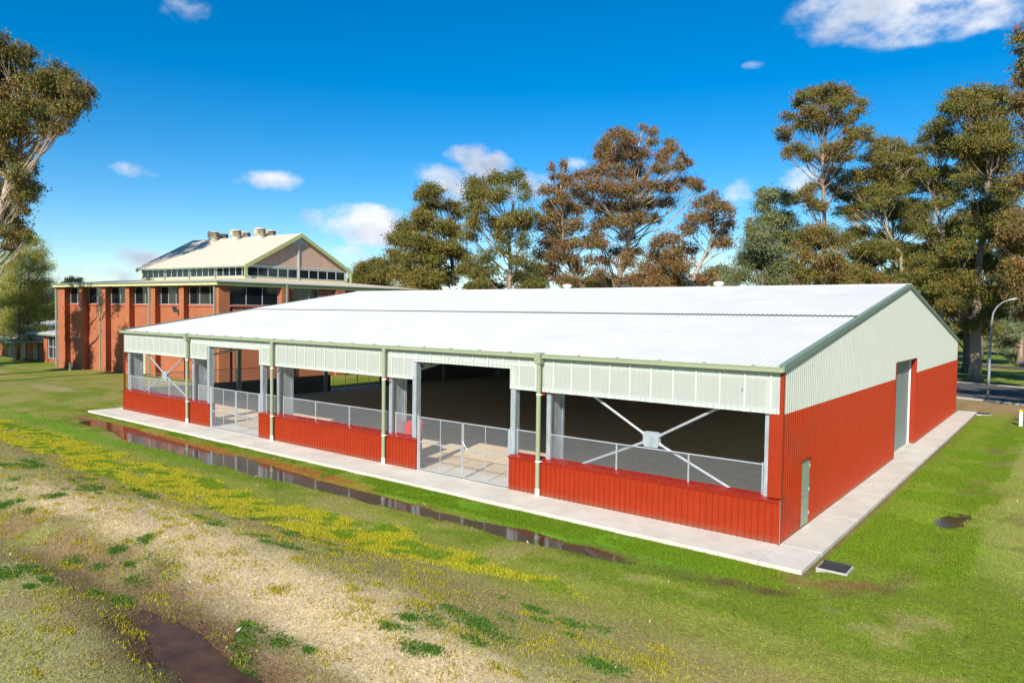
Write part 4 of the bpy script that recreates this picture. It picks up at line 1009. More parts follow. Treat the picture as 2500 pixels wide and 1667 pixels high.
def tree(name, label, group, D, trunk_px, blobs, pal, bark, per=26, size=.30, seed=0, spread=.7, r0=.42, conv=None, cat='tree', forks=True, aspect=.30, depthr=1.0, droop=.75, fill=.42):
    r = np.random.default_rng(100+seed)
    cv = conv or (lambda x, y: (x, y))
    tp = [cv(*p) for p in trunk_px]
    pts = [at(px, py, D) for (px, py) in tp]
    pts[0] = np.array([pts[0][0], pts[0][1], -.1])
    if pts[0][2] > pts[1][2]-.5: pts[0][2] = -.1
    base = pts[0].copy()
    root = empty(name, (base[0], base[1], 0), label, cat, group)
    blobs = list(blobs); nb = len(blobs); f0 = cv(1, 0)[0]-cv(0, 0)[0]
    for i in range(int(nb*fill)):                     # smaller clumps between neighbouring ones
        a_ = blobs[r.integers(0, nb)]; ds = [math.hypot(a_[0]-q[0], a_[1]-q[1])+1e9*(q is a_) for q in blobs[:nb]]
        b_ = blobs[int(np.argsort(ds)[r.integers(0, 3)])]
        blobs.append(((a_[0]+b_[0])/2+r.normal()*a_[2]*.25, (a_[1]+b_[1])/2+r.normal()*a_[3]*.3, a_[2]*(.45+.4*r.random()), a_[3]*(.5+.4*r.random())))
    # trunk as smooth path
    P = [pts[0]]
    for a, b in zip(pts[:-1], pts[1:]):
        for t in (.33, .66, 1): P.append(a+(b-a)*t+(r.normal(size=3)*.04*np.array([1, 1, 0])*np.linalg.norm(b-a)*.3 if t < 1 else 0))
    P = np.array(P); m = MB(); rr = np.linspace(r0*.8, r0*.13, len(P)); rr[0] *= 1.45
    m.tube(P, rr, 12)
    seg = np.concatenate([[0], np.cumsum(np.linalg.norm(np.diff(P, axis=0), axis=1))]); tot = seg[-1]
    def on(s): return np.array([np.interp(s, seg, P[:, i]) for i in range(3)])
    C = []; RR = []
    sc = D/FPX
    xs = [cv(b[0], b[1])[0] for b in blobs]; half = (max(xs)-min(xs))/2*sc+.5
    cx = np.mean(xs)
    f = cv(1, 0)[0]-cv(0, 0)[0]
    bm = MB()
    for bl_ in blobs:
        px, py = cv(bl_[0], bl_[1]); rx = bl_[2]*f*sc; rz = bl_[3]*f*sc; rx *= 1.04; rz *= 1.2
        q = abs(px-cx)*sc/half; dd = half*depthr*math.sqrt(max(.12, 1-q*q))*spread*(r.random()*2-1)
        c = at(px, py, D+dd)
        C.append(c); RR.append((rx, rx*.95, rz))
        # limb from the trunk below the clump
        hz = c[2]-max(.15*c[2], abs(np.linalg.norm((c-on(tot*.6))[:2]))*.9) 
        s = np.interp(min(max(hz, P[1][2]), P[-1][2]-.3), P[:, 2], seg) if P[-1][2] > P[1][2] else tot*.5
        s = float(np.clip(s, tot*.22, tot*.97)); a = on(s); ra = np.interp(s, seg, rr)*.5
        L = np.linalg.norm(c-a); ra = max(min(ra, .035+.014*L), .04)
        p = limb(bm, a, c+np.array([0, 0, -.15*rz]), ra, .025, r)
        for k in range(5):
            e = c+r.normal(size=3)*np.array([rx, rx, rz])*.55; i0 = r.integers(3, 6)
            limb(bm, p[i0], e, .035, .012, r, n=4, k=4)
    trunk = m.build('trunk', bark, root, smooth=True); bm.build('branch', bark, trunk, smooth=True)
    V, Q, K = leaves(np.array(C), np.array(RR), per, size, pal, r, aspect=aspect, droop=droop)
    link_mesh('crown', V, Q, LEAF, root, col=K)
    adopt(root)
    for c in root.children:
        for cc in c.children: pass
    return root
c8 = lambda x, y: (850+x/2.352, 250+y/2.352)
c7 = lambda x, y: (1850+x/2.0908, y/2.0908)
c5 = lambda x, y: (1850+x/2.0908, 650+y/2.0908)
c1 = lambda x, y: (x/2.09, y/2.09)
cr5 = lambda x, y: (2250+x/3.136, 600+y/3.136)
GRP = 'gum trees around the shed'
tree('gum_tree', 'tall gum cut by the left edge, with hanging dark clumps and a pale leaning trunk', GRP, 67,
     [(-140, 1960), (-60, 1500), (0, 1100), (50, 890), (100, 740), (110, 640), (90, 480)],
     [(-10, 200, 40, 50), (30, 280, 70, 70), (90, 260, 60, 50), (130, 310, 45, 40), (60, 380, 90, 60), (130, 430, 80, 60), (200, 420, 70, 60), (290, 370, 70, 45), (350, 400, 50, 50), (300, 440, 90, 50), (250, 500, 90, 50),
      (380, 450, 60, 60), (430, 450, 50, 40), (440, 510, 35, 45), (390, 530, 50, 35), (330, 560, 70, 45), (210, 560, 80, 50), (120, 540, 80, 60), (30, 480, 90, 80), (280, 640, 60, 40), (240, 660, 50, 40), (345, 620, 25, 45),
      (60, 620, 60, 50), (20, 660, 50, 60), (180, 740, 30, 35), (130, 820, 50, 40), (40, 780, 60, 50), (20, 860, 50, 50), (150, 860, 50, 40), (100, 900, 60, 50), (170, 950, 50, 40), (130, 990, 60, 50), (70, 960, 50, 60), (110, 1060, 50, 40), (60, 1110, 50, 50),
      (30, 1180, 50, 50), (90, 1160, 50, 50), (130, 1200, 30, 40), (50, 1250, 40, 35), (-60, 300, 120, 110), (-80, 520, 140, 120), (-80, 760, 120, 120), (-60, 1000, 110, 120), (-200, 400, 140, 150), (-200, 700, 140, 150)],
     RUST[:1]+OLIVE+[(.07, .085, .025)], BARKP, per=34, size=.30, seed=1, r0=.55, conv=c1, spread=.6)
tree('wattle_tree', 'feathery yellow-green small tree on the lawn at the left edge, thin dark trunk', None, 88,
     [(43, 885), (46, 800), (50, 700), (60, 610)],
     [(66, 590, 26, 20), (85, 585, 22, 14), (60, 620, 30, 22), (95, 620, 22, 18), (30, 640, 30, 22), (75, 655, 34, 22), (110, 650, 20, 18), (45, 680, 34, 22), (15, 690, 26, 26), (90, 690, 36, 22), (118, 690, 18, 14), (60, 720, 40, 22), (20, 735, 34, 22), (100, 730, 34, 18), (30, 770, 40, 22), (80, 765, 40, 20), (118, 765, 26, 16), (12, 800, 30, 20), (60, 800, 46, 16), (100, 805, 26, 14), (20, 835, 22, 14), (5, 650, 18, 20), (75, 830, 14, 10), (140, 700, 14, 6)],
     FEATHER, BARKD, per=34, size=.42, seed=2, r0=.22, aspect=.10, spread=.8, droop=-.1, fill=.15)
# centre group behind the shed roof
tree('gum_tree', 'dense rounded olive gum just right of the cream hall roof, dark trunk', GRP, 86, [(612, 1300), (610, 1075), (590, 880), (580, 700), (560, 560)],
     [(480, 500, 70, 40), (430, 540, 50, 40), (510, 580, 60, 45), (440, 600, 50, 35), (600, 600, 55, 45), (620, 650, 40, 30), (330, 715, 80, 40), (430, 700, 80, 45), (540, 720, 80, 50), (620, 740, 60, 45), (290, 790, 70, 45), (380, 790, 80, 50), (480, 810, 90, 55), (580, 830, 80, 50), (280, 880, 70, 50), (370, 880, 80, 55), (480, 900, 90, 60), (640, 870, 60, 50), (230, 960, 90, 60), (330, 980, 90, 60), (450, 1000, 100, 60), (560, 1000, 80, 60), (400, 1060, 120, 50), (680, 950, 60, 50)],
     OLIVE, BARKD, per=40, seed=3, conv=c8, r0=.45)
tree('gum_tree', 'small olive gum directly behind the right end of the brick hall roof', GRP, 100, [(150, 1300), (140, 1075), (140, 960)],
     [(160, 920, 45, 35), (80, 950, 50, 35), (180, 970, 60, 45), (60, 1000, 60, 40), (120, 1010, 70, 50), (200, 1040, 70, 45), (20, 1020, 30, 30)], OLIVE, BARKD, per=40, seed=4, conv=c8, r0=.3)
tree('gum_tree', 'upright olive gum with straight pinkish trunk behind the first roof ventilator', GRP, 80, [(922, 1300), (924, 1075), (930, 880), (915, 740), (945, 600), (960, 500)],
     [(710, 450, 50, 40), (760, 470, 60, 45), (830, 430, 60, 40), (900, 440, 60, 40), (975, 410, 40, 40), (1000, 470, 45, 45), (1020, 530, 40, 45), (720, 530, 65, 50), (800, 530, 70, 50), (880, 510, 60, 45), (700, 600, 50, 50), (760, 610, 60, 50), (720, 690, 60, 50), (840, 680, 60, 40), (920, 680, 70, 40), (700, 760, 60, 45), (960, 640, 50, 35), (1040, 640, 60, 45), (1010, 700, 60, 40), (880, 840, 40, 50), (1010, 800, 50, 60), (790, 880, 60, 50), (700, 920, 60, 50), (740, 980, 70, 50), (980, 900, 60, 50), (830, 960, 50, 40), (960, 1000, 70, 50), (1060, 1030, 70, 45), (780, 1050, 70, 40), (860, 1050, 60, 30), (1060, 940, 60, 40), (1100, 1060, 60, 30), (870, 760, 60, 35)],
     OLIVE+GREENL[:1], BARK, per=30, seed=5, conv=c8, r0=.38)
tree('gum_tree', 'rusty brown gum with thin wispy tops left of the tallest centre tree', GRP, 84, [(1370, 1300), (1365, 1090), (1290, 980), (1240, 860), (1230, 640), (1220, 480)],
     [(1170, 365, 16, 26), (1235, 345, 16, 28), (1180, 430, 24, 24), (1240, 420, 22, 26), (1130, 500, 45, 35), (1200, 490, 40, 35), (1270, 460, 45, 40), (1320, 520, 60, 45), (1240, 550, 60, 40), (1150, 590, 60, 40), (1300, 610, 70, 40), (1190, 650, 80, 45), (1110, 700, 50, 40), (1300, 700, 70, 45), (1210, 740, 80, 50), (1150, 790, 70, 45), (1260, 810, 80, 50), (1380, 800, 60, 50), (1110, 870, 60, 45), (1200, 880, 80, 50), (1140, 960, 70, 50), (1210, 1010, 60, 35), (1290, 900, 60, 35), (1330, 960, 50, 30), (1280, 1030, 70, 35), (1400, 900, 45, 30), (1340, 1050, 60, 30)],
     RUST, BARKP, per=30, seed=6, conv=c8, r0=.38)
tree('gum_tree', 'tallest centre gum, broad reddish brown crown with forked pale trunks', GRP, 88, [(1560, 1300), (1540, 1075), (1600, 850), (1650, 640), (1640, 400), (1680, 200)],
     [(1550, 170, 55, 30), (1500, 200, 50, 25), (1600, 180, 35, 25), (1690, 145, 28, 24), (1745, 165, 32, 28), (1480, 240, 45, 35), (1560, 240, 50, 30), (1640, 205, 45, 30), (1735, 220, 40, 35), (1850, 225, 35, 28), (1860, 260, 35, 30), (1440, 300, 45, 25), (1520, 320, 70, 40), (1610, 290, 60, 45), (1690, 290, 50, 45), (1810, 300, 45, 45), (1450, 390, 70, 45), (1560, 400, 70, 50), (1660, 390, 60, 50), (1800, 370, 55, 50), (1890, 360, 45, 40), (1960, 340, 20, 25), (1920, 300, 14, 20),
      (1990, 460, 50, 30), (2020, 490, 35, 25), (1940, 440, 45, 35), (1340, 410, 60, 35), (1400, 470, 70, 50), (1500, 500, 80, 50), (1620, 490, 70, 50), (1730, 470, 60, 50), (1850, 480, 60, 50), (1380, 560, 60, 50), (1480, 600, 80, 50), (1600, 590, 80, 50), (1710, 570, 70, 50), (1820, 570, 60, 40), (1560, 680, 80, 50), (1680, 660, 70, 50), (1450, 690, 60, 45), (1600, 760, 60, 45), (1420, 760, 50, 35), (1760, 660, 40, 40), (1540, 850, 50, 40), (1660, 850, 40, 40), (1450, 800, 50, 35), (1480, 900, 50, 30), (1600, 920, 50, 30), (1430, 980, 55, 28), (1520, 1010, 60, 28), (1620, 1020, 60, 30), (1460, 1060, 60, 25)],
     RUST, BARKP, per=30, seed=7, conv=c8, r0=.5)
tree('gum_tree', 'wide low reddish gum with many bare pale limbs right of the tallest centre tree', GRP, 78, [(1960, 1300), (1955, 1080), (2010, 950), (2060, 850), (2100, 700)],
     [(2095, 540, 50, 28), (2030, 580, 60, 40), (2120, 590, 60, 40), (2190, 600, 40, 40), (1990, 650, 60, 45), (2080, 660, 70, 45), (2190, 680, 45, 50), (2130, 730, 60, 45), (2160, 800, 60, 40), (1960, 720, 60, 45), (1850, 780, 70, 40), (1780, 800, 60, 35), (1760, 870, 70, 50), (1860, 860, 70, 50), (1960, 830, 60, 50), (1720, 950, 80, 50), (1820, 950, 80, 50), (1920, 930, 70, 50), (1780, 1030, 90, 50), (1890, 1020, 80, 50), (2060, 1000, 80, 50), (1660, 1010, 60, 50), (2000, 1050, 60, 35)],
     RUST, BARKP, per=28, seed=8, conv=c8, r0=.42)
# right-hand group
tree('gum_tree', 'grey-green bushy gum behind the roof between the reddish gum and the tall single gum', GRP, 96, [(15, 1700), (20, 1470), (60, 1300), (70, 1100)],
     [(40, 990, 50, 35), (100, 990, 70, 40), (160, 1020, 50, 40), (30, 1050, 50, 40), (-30, 1150, 40, 50), (60, 1120, 70, 45), (130, 1110, 60, 45), (30, 1190, 70, 50), (110, 1190, 60, 50), (170, 1180, 50, 50), (-30, 1240, 60, 50), (60, 1270, 70, 50), (150, 1260, 60, 50), (10, 1340, 80, 50), (120, 1350, 70, 50), (-60, 1320, 60, 50), (60, 1420, 100, 45), (-90, 1400, 70, 45), (170, 1420, 60, 40)],
     GREY+GREENL[:2], BARK, per=34, seed=9, conv=c7, r0=.35)
tree('gum_tree', 'tall single gum with a rounded lobed crown standing clear against the sky', GRP, 86, [(335, 1700), (335, 1470), (345, 1250), (335, 1000), (330, 800), (345, 690), (350, 560)],
     [(300, 460, 60, 25), (380, 450, 60, 25), (440, 465, 50, 35), (240, 480, 50, 30), (210, 520, 40, 30), (330, 500, 60, 35), (460, 510, 50, 35), (530, 520, 30, 28), (520, 560, 35, 28), (400, 530, 60, 40), (270, 560, 60, 35), (160, 590, 40, 30), (340, 600, 60, 35), (440, 610, 60, 35), (240, 630, 60, 35), (140, 660, 45, 25), (130, 700, 40, 25), (320, 650, 50, 25), (540, 670, 55, 28), (570, 700, 35, 30), (480, 690, 45, 25), (200, 760, 60, 30), (150, 780, 35, 30), (260, 790, 50, 30), (390, 750, 60, 35), (450, 740, 50, 35), (350, 800, 60, 35), (440, 800, 50, 30), (260, 960, 45, 35), (230, 980, 30, 30), (330, 930, 45, 35), (380, 880, 50, 35), (300, 1050, 60, 35), (390, 960, 40, 30)],
     OLIVE+RUST[:1], BARK, per=32, seed=10, conv=c7, r0=.42, fill=.15)
tree('gum_tree', 'broad olive gum with bare grey limbs below its crown, right of the tall lobed gum', GRP, 90, [(750, 1700), (745, 1450), (730, 1300), (660, 1180), (640, 1000), (680, 850)],
     [(640, 715, 40, 25), (610, 750, 45, 30), (700, 745, 70, 35), (780, 760, 60, 35), (570, 800, 50, 30), (650, 810, 70, 40), (740, 810, 70, 40), (820, 820, 50, 40), (470, 910, 60, 45), (550, 890, 70, 45), (640, 880, 70, 45), (740, 880, 60, 40), (440, 990, 60, 45), (530, 980, 70, 45), (620, 970, 70, 40), (740, 970, 60, 30), (430, 1070, 50, 30), (520, 1050, 60, 30), (600, 1040, 60, 30), (500, 1190, 70, 40), (440, 1240, 70, 45), (550, 1260, 80, 50), (640, 1200, 60, 40), (660, 1280, 70, 50), (750, 1330, 60, 45)],
     OLIVE+GREENL[:1], BARKP, per=32, seed=11, conv=c7, r0=.4, fill=.3)
tree('gum_tree', 'low rusty gum in front of the tall single gum, just above the shed roof line', GRP, 72, [(400, 1750), (405, 1500), (400, 1300)],
     [(280, 1180, 80, 35), (350, 1180, 60, 35), (220, 1240, 60, 40), (310, 1240, 80, 45), (240, 1310, 70, 40), (370, 1310, 70, 45), (430, 1360, 80, 45), (330, 1390, 80, 45), (250, 1400, 70, 40), (520, 1400, 80, 45), (600, 1430, 80, 40), (430, 1440, 100, 40)],
     RUST[:2]+OLIVE, BARKP, per=34, seed=12, conv=c7, r0=.32)
tree('gum_tree', 'gum with forked white trunk in the gap left of the big right-hand crown', GRP, 82, [(925, 1800), (930, 1500), (940, 1300), (945, 1180), (905, 1050), (930, 900), (920, 780)],
     [(890, 655, 55, 25), (950, 680, 55, 30), (860, 700, 45, 30), (990, 720, 40, 30), (900, 750, 60, 35), (970, 770, 50, 35), (860, 890, 45, 30), (920, 870, 60, 30), (1000, 890, 60, 30), (890, 950, 70, 30), (970, 960, 60, 35), (840, 1080, 45, 40), (950, 1030, 50, 35), (1020, 990, 50, 35), (860, 1180, 45, 45), (990, 1240, 70, 40), (960, 1300, 80, 45), (1030, 1330, 80, 45), (850, 1330, 70, 45), (790, 1400, 80, 50), (900, 1400, 90, 50), (990, 1420, 90, 50), (880, 1470, 90, 45), (740, 1450, 60, 45)],
     GREENL+OLIVE[:2], BARKP, per=32, seed=13, conv=c7, r0=.4)
tree('gum_tree', 'big spreading gum with thick flaring trunk on the far lawn beyond the road', GRP, 76.5, [(2380, 926), (2381, 860), (2384, 780), (2386, 690), (2400, 560), (2420, 400), (2440, 300)],
     [(2338, 230, 28, 16), (2390, 225, 40, 18), (2440, 228, 34, 20), (2325, 258, 25, 22), (2370, 262, 38, 25), (2430, 268, 40, 26), (2305, 292, 28, 16), (2385, 305, 38, 26), (2440, 315, 40, 26), (2350, 345, 34, 22), (2405, 355, 40, 24), (2460, 360, 30, 30), (2370, 390, 34, 22), (2425, 405, 44, 28), (2365, 440, 34, 24), (2440, 455, 46, 28), (2395, 500, 36, 22), (2450, 515, 40, 28), (2380, 560, 34, 22), (2435, 570, 40, 28), (2330, 610, 36, 22), (2385, 640, 44, 26), (2440, 640, 44, 28), (2300, 660, 36, 22), (2345, 690, 44, 26), (2410, 710, 50, 26), (2290, 700, 34, 20), (2330, 740, 36, 18), (2360, 790, 30, 12), (2420, 760, 34, 18), (2450, 730, 34, 22)],
     OLIVE+GREENL, BARK, per=40, seed=14, r0=.78, spread=.75)
tree('gum_tree', 'gum with thick dark trunk close behind the big spreading gum', GRP, 90, [(2362, 905), (2361, 850), (2358, 780), (2350, 650)],
     [(2300, 600, 34, 24), (2330, 560, 30, 24), (2280, 640, 36, 24), (2270, 690, 34, 22), (2320, 680, 40, 26), (2290, 740, 34, 18), (2340, 720, 36, 22), (2380, 740, 34, 20), (2250, 660, 34, 22), (2350, 600, 30, 24), (2300, 790, 16, 10), (2250, 620, 30, 20), (2410, 800, 30, 14), (2355, 815, 22, 10)],
     OLIVE, BARKD, per=42, seed=15, r0=.75)
tree('gum_tree', 'tall gum along the right edge of the frame with a crooked white limb', GRP, 62, [(2600, 1000), (2590, 850), (2575, 700), (2565, 500), (2550, 300), (2545, 120)],
     [(2495, 80, 20, 26), (2494, 115, 16, 16), (2495, 190, 22, 26), (2490, 235, 20, 24), (2490, 265, 16, 24), (2540, 150, 40, 60), (2550, 300, 50, 70), (2436, 590, 12, 10), (2480, 560, 40, 26), (2490, 600, 44, 30), (2470, 530, 34, 22), (2510, 680, 50, 30), (2485, 645, 34, 20), (2540, 760, 50, 30), (2500, 720, 34, 20), (2540, 420, 60, 60), (2545, 560, 60, 50)],
     RUST+OLIVE[:2], BARKP, per=40, seed=16, r0=.34)
tree('gum_tree', 'grey-green gum with rough trunk beyond the second road at the far right', GRP, 106, [(2490, 892), (2492, 850), (2498, 800), (2500, 700)],
     [(2440, 790, 26, 16), (2460, 810, 24, 18), (2430, 820, 20, 14), (2480, 790, 24, 16), (2450, 850, 16, 12), (2475, 835, 20, 14), (2500, 760, 30, 22), (2420, 780, 24, 14), (2530, 800, 30, 30), (2410, 845, 12, 8), (2450, 765, 30, 18), (2470, 870, 14, 8)],
     GREY, BARK, per=40, seed=17, r0=.55)
rr_ = np.random.default_rng(31)
for nm, cx0, hw, yt, D_, sd_ in (('olive gum at the back of the right-hand stand, left of the forked white trunk', 700, 210, 860, 104, 41), ('olive gum at the back of the right-hand stand, between forked white trunk and spreading gum', 1090, 230, 800, 100, 42)):
    bl2 = []
    for k in range(34):
        y_ = yt+(1440-yt)*rr_.random()**.8; x_ = cx0+hw*(.55+.45*min(1, (y_-yt)/200))*(rr_.random()*2-1); bl2.append((x_, y_, 50+30*rr_.random(), 34+16*rr_.random()))
    tree('gum_tree', nm, GRP, D_, [(cx0, 1750), (cx0+5, 1450), (cx0-10, 1200), (cx0, yt+60)], bl2, OLIVE+GREENL[:2], BARK, per=26, seed=sd_, conv=c7, r0=.36, fill=.2)
# trees outside the frame whose shade falls on the hall, the road and the far lawn
def offtree(x, y, h, rad_, label, seed, pal=OLIVE, n=16, asp=1.0):
    r = np.random.default_rng(500+seed); root = empty('gum_tree', (x, y, 0), label, 'tree', GRP)
    m = MB(); P = np.array([(x+r.normal()*.2*k, y+r.normal()*.2*k, h*.9*k/5) for k in range(6)]); P[0, :2] = (x, y); m.tube(P, np.linspace(.4, .1, 6), 10); t = m.build('trunk', BARK, root, smooth=True)
    C = []; bm = MB()
    for k in range(n):
        a = r.random()*6.28; rr = rad_*math.sqrt(r.random()); z = h*((.36 if h > 16 else .5)+(.6 if h > 16 else .46)*r.random()); C.append((x+rr*math.cos(a), y+rr*math.sin(a), z)); limb(bm, P[min(4, int(z/h*4.2))], C[-1], .1, .03, r)
    bm.build('branch', BARK, t, smooth=True)
    V, Q, K = leaves(np.array(C), np.array([(1.5*asp, 1.5*asp, 1.1)]*n), 26, .42, pal, r); link_mesh('crown', V, Q, LEAF, root, col=K); adopt(root)
offtree(-73.2, -2.5, 16, 1.1, 'slender gum outside the left of the frame, shading the brick piers', 1, n=12, asp=.8)
offtree(-65.0, -2.5, 16, 1.0, 'second slender gum outside the left of the frame', 2, n=10, asp=.7)
offtree(-86, -10, 27, 4.0, 'tall gum outside the left of the frame, shading the cream roof', 3, n=26)
for i, (x, y, h) in enumerate([(11, 34, 17), (17, 42, 20), (9, 62, 20), (22, 52, 19), (12, 78, 22), (24, 90, 22)]):
    offtree(x, y, h, 4.6, ['gum outside the right of the frame beside the lawn', 'gum outside the right of the frame nearest the road', 'gum outside the frame on the far side of the road', 'gum farther outside the frame past the road bend', 'gum outside the frame on the far lawn', 'gum outside the frame by the second road'][i], 10+i, n=24)
# lower trees in the background
def bush(px, py_top, D, w, label, pal, seed, low=None, name='background_tree', n=14):
    r = np.random.default_rng(900+seed); base = at(px, 780, D); sc = D/FPX
    topz = at(px, py_top, D)[2]; W_ = w*sc
    bl = []
    for k in range(n):
        fx_ = r.random()*2-1; zz = r.random()
        half = w*.5*math.sqrt(max(.1, 1-(2*zz-.9)**2*.8)) if zz > .45 else w*.48
        y0 = 780; y = y0-(y0-py_top-8)*(.12+.88*zz)
        bl.append((px+fx_*half, y, w*.17+5, (w*.12+4)))
    bl.append((px, py_top+10, w*.16+5, w*.1+4))
    tree(name, label, 'trees in the background', D, [(px, 800), (px, 760), (px+r.normal()*4, (py_top+780)/2)], bl, pal, BARKD, per=22, size=.5, seed=900+seed, r0=.3)
bl_ = [(186, 676, 150, 66, 'dark rounded tree showing above the left end of the brick hall roof', [(.07, .075, .035)]),
       (20, 700, 128, 80, 'pale olive tree behind the feathery tree at the left edge', GREY), (105, 712, 120, 90, 'bushy green tree left of the brick hall, behind the annex roof', GREENL), (135, 735, 108, 60, 'low green tree touching the left corner of the brick hall', GREENL), (60, 735, 140, 90, 'grey-green tree far behind the annex', GREY),
       (900, 640, 130, 70, 'low dark tree far behind the hall roof end', GREENL), (1030, 655, 130, 80, 'low tree behind the first roof ventilator', GREENL), (1180, 665, 140, 80, 'low dark tree between the first two roof ventilators', GREENL), (1290, 660, 130, 90, 'low tree behind the rusty wispy gum', GREY), (1450, 675, 140, 90, 'low tree left of the middle roof ventilator', OLIVE), (1600, 662, 130, 100, 'low tree beneath the tallest centre gum', GREENL),
       (1770, 645, 125, 90, 'low grey tree right of the reddish wide gum', GREY), (1930, 640, 125, 110, 'low tree behind the trunk of the tall single gum', GREENL), (2040, 625, 120, 100, 'low dark tree in the gap behind the bare limbs', GREENL), (2130, 615, 120, 100, 'low dark tree behind the shed ridge end', GREENL), (2220, 600, 115, 100, 'dark tree behind the forked white trunk', GREENL), (2290, 640, 118, 90, 'dark green tree above the shed back corner', GREENL), (2400, 700, 125, 110, 'shaded tree beyond the second road', GREENL), (2480, 690, 128, 110, 'shaded tree beyond the second road at the right edge', GREENL)]
for i, (px, pt, D, w, lab, pal) in enumerate(bl_): bush(px, pt, D, w, lab, pal, i)
# far wood as one mass
r = np.random.default_rng(77); C = []; RR = []
for k in range(520):
    t = rad(66)+rad(112)*r.random(); R = 190+190*r.random(); C.append((CAMP[0]+R*math.cos(t), CAMP[1]+R*math.sin(t), 2.0+4.5*r.random())); RR.append((5, 5, 3.0))
V = []; 
P = []; K = []
for c, q in zip(C, RR):
    d = r.normal(size=(80, 3)); d /= np.linalg.norm(d, axis=1, keepdims=True); p = np.array(c)+d*np.array(q)*(r.random((80, 1))**.3); P.append(p); K.append(np.tile(np.array(GREENL[r.integers(0, 4)])*.9, (80, 1))*(.7+.6*r.random((80, 1))))
P = np.concatenate(P); K = np.concatenate(K); n = len(P); ax = r.normal(size=(n, 3)); ax /= np.linalg.norm(ax, axis=1, keepdims=True); sd = np.cross(ax, r.normal(size=(n, 3))); sd /= np.linalg.norm(sd, axis=1, keepdims=True)
V = np.stack([P-ax*.9, P+sd*.5, P+ax*.9, P-sd*.5], 1).reshape(-1, 3)
tag(link_mesh('far_woodland', V, np.arange(n*4).reshape(n, 4), CLIPLEAF, col=np.repeat(K, 4, 0)), 'far dark woodland along the horizon behind all the trees', 'woodland', kind='stuff')

# ------------------------------------------------------------------ grass, weeds, straw, fallen leaves
def blades(name, x, y, n_per, hgt, wid, colf, label, seed, flat=0.0, jit=.05):
    r = np.random.default_rng(seed); N = len(x)*n_per
    bx = np.repeat(x, n_per)+r.normal(size=N)*jit; by = np.repeat(y, n_per)+r.normal(size=N)*jit
    z = height(bx, by); a = r.random(N)*2*math.pi; w = wid*(.6+.8*r.random(N)); h = np.repeat(hgt, n_per)*(.5+1.0*r.random(N)) if not np.isscalar(hgt) else hgt*(.5+r.random(N))
    ln = (flat+.35*r.random(N)+.1); la = r.random(N)*2*math.pi
    dx = np.cos(la)*ln*h; dy = np.sin(la)*ln*h; up = h*np.sqrt(np.maximum(0.05, 1-np.minimum(ln, .97)**2))
    V = np.stack([np.stack([bx-np.cos(a)*w, by-np.sin(a)*w, z-.005], 1), np.stack([bx+np.cos(a)*w, by+np.sin(a)*w, z-.005], 1), np.stack([bx+dx, by+dy, z+up], 1)], 1).reshape(-1, 3)
    c = np.repeat(colf(bx, by, r), 3, 0)
    return tag(link_mesh(name, V, np.arange(N*3).reshape(N, 3), BLADE, col=c), label, 'grass', kind='stuff')
r = np.random.default_rng(5)
def visible(x, y):
    d = np.stack([x, y, np.zeros_like(x)], -1)-CAMP; q = d@CF; px = 1250+FPX*(d@CR)/q; py = 833.5-FPX*(d@CU)/q
    return (q > 1) & (px > -60) & (px < 2560) & (py < 1720)
def clear(x, y): return ~((x > -42.85) & (x < 1.25) & (y > -1.92) & (y < 39.7))
# yellow turf strip
x = r.uniform(-44, -1, 150000); y = r.uniform(-11, -5.6, 150000); k = (yellowmask(x, y) > r.random(len(x))*.9+.12) & visible(x, y); x, y = x[k], y[k]
dist = np.hypot(x-CAMP[0], y-CAMP[1])
def cy(bx, by, r):
    t = r.random((len(bx), 1)); g = (vn(bx, by, .5, 71)[:, None] > .62)
    return np.where(g, np.array([.22, .33, .02]), np.array([.66, .56, .03])*(1-t)+np.array([.38, .40, .03])*t)*(.75+.5*r.random((len(bx), 1)))
blades('yellow_grass', x, y, 4, .035+.0012*dist, .012, cy, 'bright yellow-green grass strip running along the berm', 6)
# general turf
x = r.uniform(-46, 7.5, 330000); y = r.uniform(-17.5, 16, 330000); d = np.hypot(x-CAMP[0], y-CAMP[1])
k = visible(x, y) & clear(x, y) & (r.random(len(x)) < np.clip(14/d, .1, 1)*1.0) & (height(x, y) > -.125); x, y = x[k], y[k]
def cg(bx, by, r): return np.clip(groundcol(bx, by)*(.72+.62*r.random((len(bx), 1)))*np.array([1.25, 1.35, .95]), 0, 1)
blades('grass', x, y, 4, .030+.0008*np.hypot(x-CAMP[0], y-CAMP[1]), .008, cg, 'short mixed green and dry turf on the lawn around the shed', 8, flat=.35, jit=.07)
# lush green grass between path and water, and on the right lawn
x = np.concatenate([r.uniform(-34, 1, 60000), r.uniform(1.3, 4.5, 60000)]); y = np.concatenate([r.uniform(-3.3, -1.95, 60000), r.uniform(0, 34, 60000)])
k = (fbm(x, y, 1.2, 81) > .5) & visible(x, y) & ((x > -17) | (y > 0) | (y > -2.6)) & (height(x, y) > -.115); x, y = x[k], y[k]
blades('green_grass', x, y, 3, .05, .008, lambda bx, by, r: np.array([.17, .275, .014])*(.6+.8*r.random((len(bx), 1))), 'lush bright green grass along the edge of the concrete path', 9, jit=.06)
# dry straw on the berm
x = r.uniform(-30, 1, 130000); y = r.uniform(-14, -9, 130000); k = (gauss(y+11.6+(fbm(x, y, 5, 11)-.5)*1.8, 1.1)*(1-sst(-3, 2, x))*(.15+.85*sst(-26, -15, x)) > r.random(len(x))) & visible(x, y); x, y = x[k], y[k]
blades('straw', x, y, 3, .05, .007, lambda bx, by, r: np.array([.58, .445, .285])*(.82+.34*r.random((len(bx), 1))), 'bleached dry grass on top of the berm', 10, flat=.75, jit=.06)
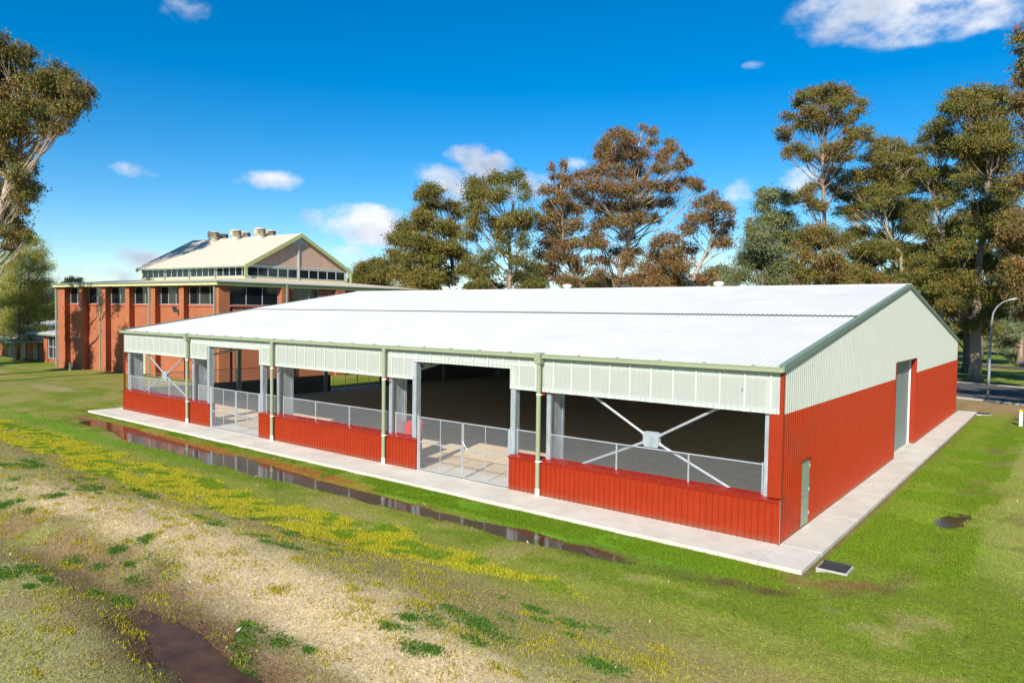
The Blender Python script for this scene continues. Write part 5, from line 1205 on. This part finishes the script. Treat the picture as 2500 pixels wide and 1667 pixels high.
# dark weeds in patches
cx_ = r.uniform(-26, 3, 420); cy_ = r.uniform(-15.5, -8.2, 420)
k = visible(cx_, cy_) & (vn(cx_, cy_, 2.0, 91) > .46); cx_, cy_ = cx_[k], cy_[k]
xs = []; ys = []
for a, b in zip(cx_, cy_):
    n = int(40+r.random()**2*260); s = .05+.13*r.random(); xs.append(a+r.normal(size=n)*s*1.3); ys.append(b+r.normal(size=n)*s*.7)
x = np.concatenate(xs); y = np.concatenate(ys)
blades('weed_patch', x, y, 3, .045, .019, lambda bx, by, r: np.array([.085, .20, .022])*(.6+.8*r.random((len(bx), 1))), 'dark green broad-leaved weeds scattered over the dry berm', 11, flat=.5, jit=.025)
xs = []; ys = []
for k in range(620):
    a, b = r.uniform(-26, 3), r.uniform(-16.5, -8.0); n = int(8+r.random()**2*70); s = .08+.2*r.random(); xs.append(a+r.normal(size=n)*s*1.3); ys.append(b+r.normal(size=n)*s*.7)
x = np.concatenate(xs); y = np.concatenate(ys)
blades('yellow_tuft', x, y, 3, .05, .011, lambda bx, by, r: np.array([.44, .38, .03])*(.6+.8*r.random((len(bx), 1))), 'small yellowish grass tufts scattered over the dry berm', 12, jit=.025)
# fallen leaves and bark
n = 520; x = r.uniform(-40, 8, n); y = np.where(r.random(n) < .35, r.uniform(-2, 38, n), r.uniform(-17, -1.9, n)); k = visible(x, y) & ((x > .1) | (y < -.3) | ((r.random(len(x)) < .3) & (y > .3) & (y < 18) & (x > -41))); x, y = x[k], y[k]; n = len(x)
z = np.where(clear(x, y), height(x, y)+.03, .012); rn = r.random(n); ro = (x < -.5) & (y > -1) & (y < 18); z = np.where(ro, roofz(0)-5.07+5.07+.1603*y+.12, z); a = r.random(n)*6.28; L = .03+.06*r.random(n); w = L*.3
P = np.stack([x, y, z], 1); u = np.stack([np.cos(a), np.sin(a), .25*r.normal(size=n)], 1); v = np.stack([-np.sin(a), np.cos(a), .3*r.normal(size=n)], 1)
V = np.stack([P-u*L[:, None], P+v*w[:, None], P+u*L[:, None], P-v*w[:, None]], 1).reshape(-1, 3)
pal = np.array([(.62, .50, .36), (.40, .16, .06), (.20, .11, .05), (.66, .58, .44)]); K = np.repeat(pal[r.integers(0, 4, n)], 4, 0)
tag(link_mesh('fallen_leaves', V, np.arange(n*4).reshape(n, 4), LITTER, col=K), 'fallen gum leaves and bark scraps on the grass and path', 'leaves', kind='stuff')
clean_flags()
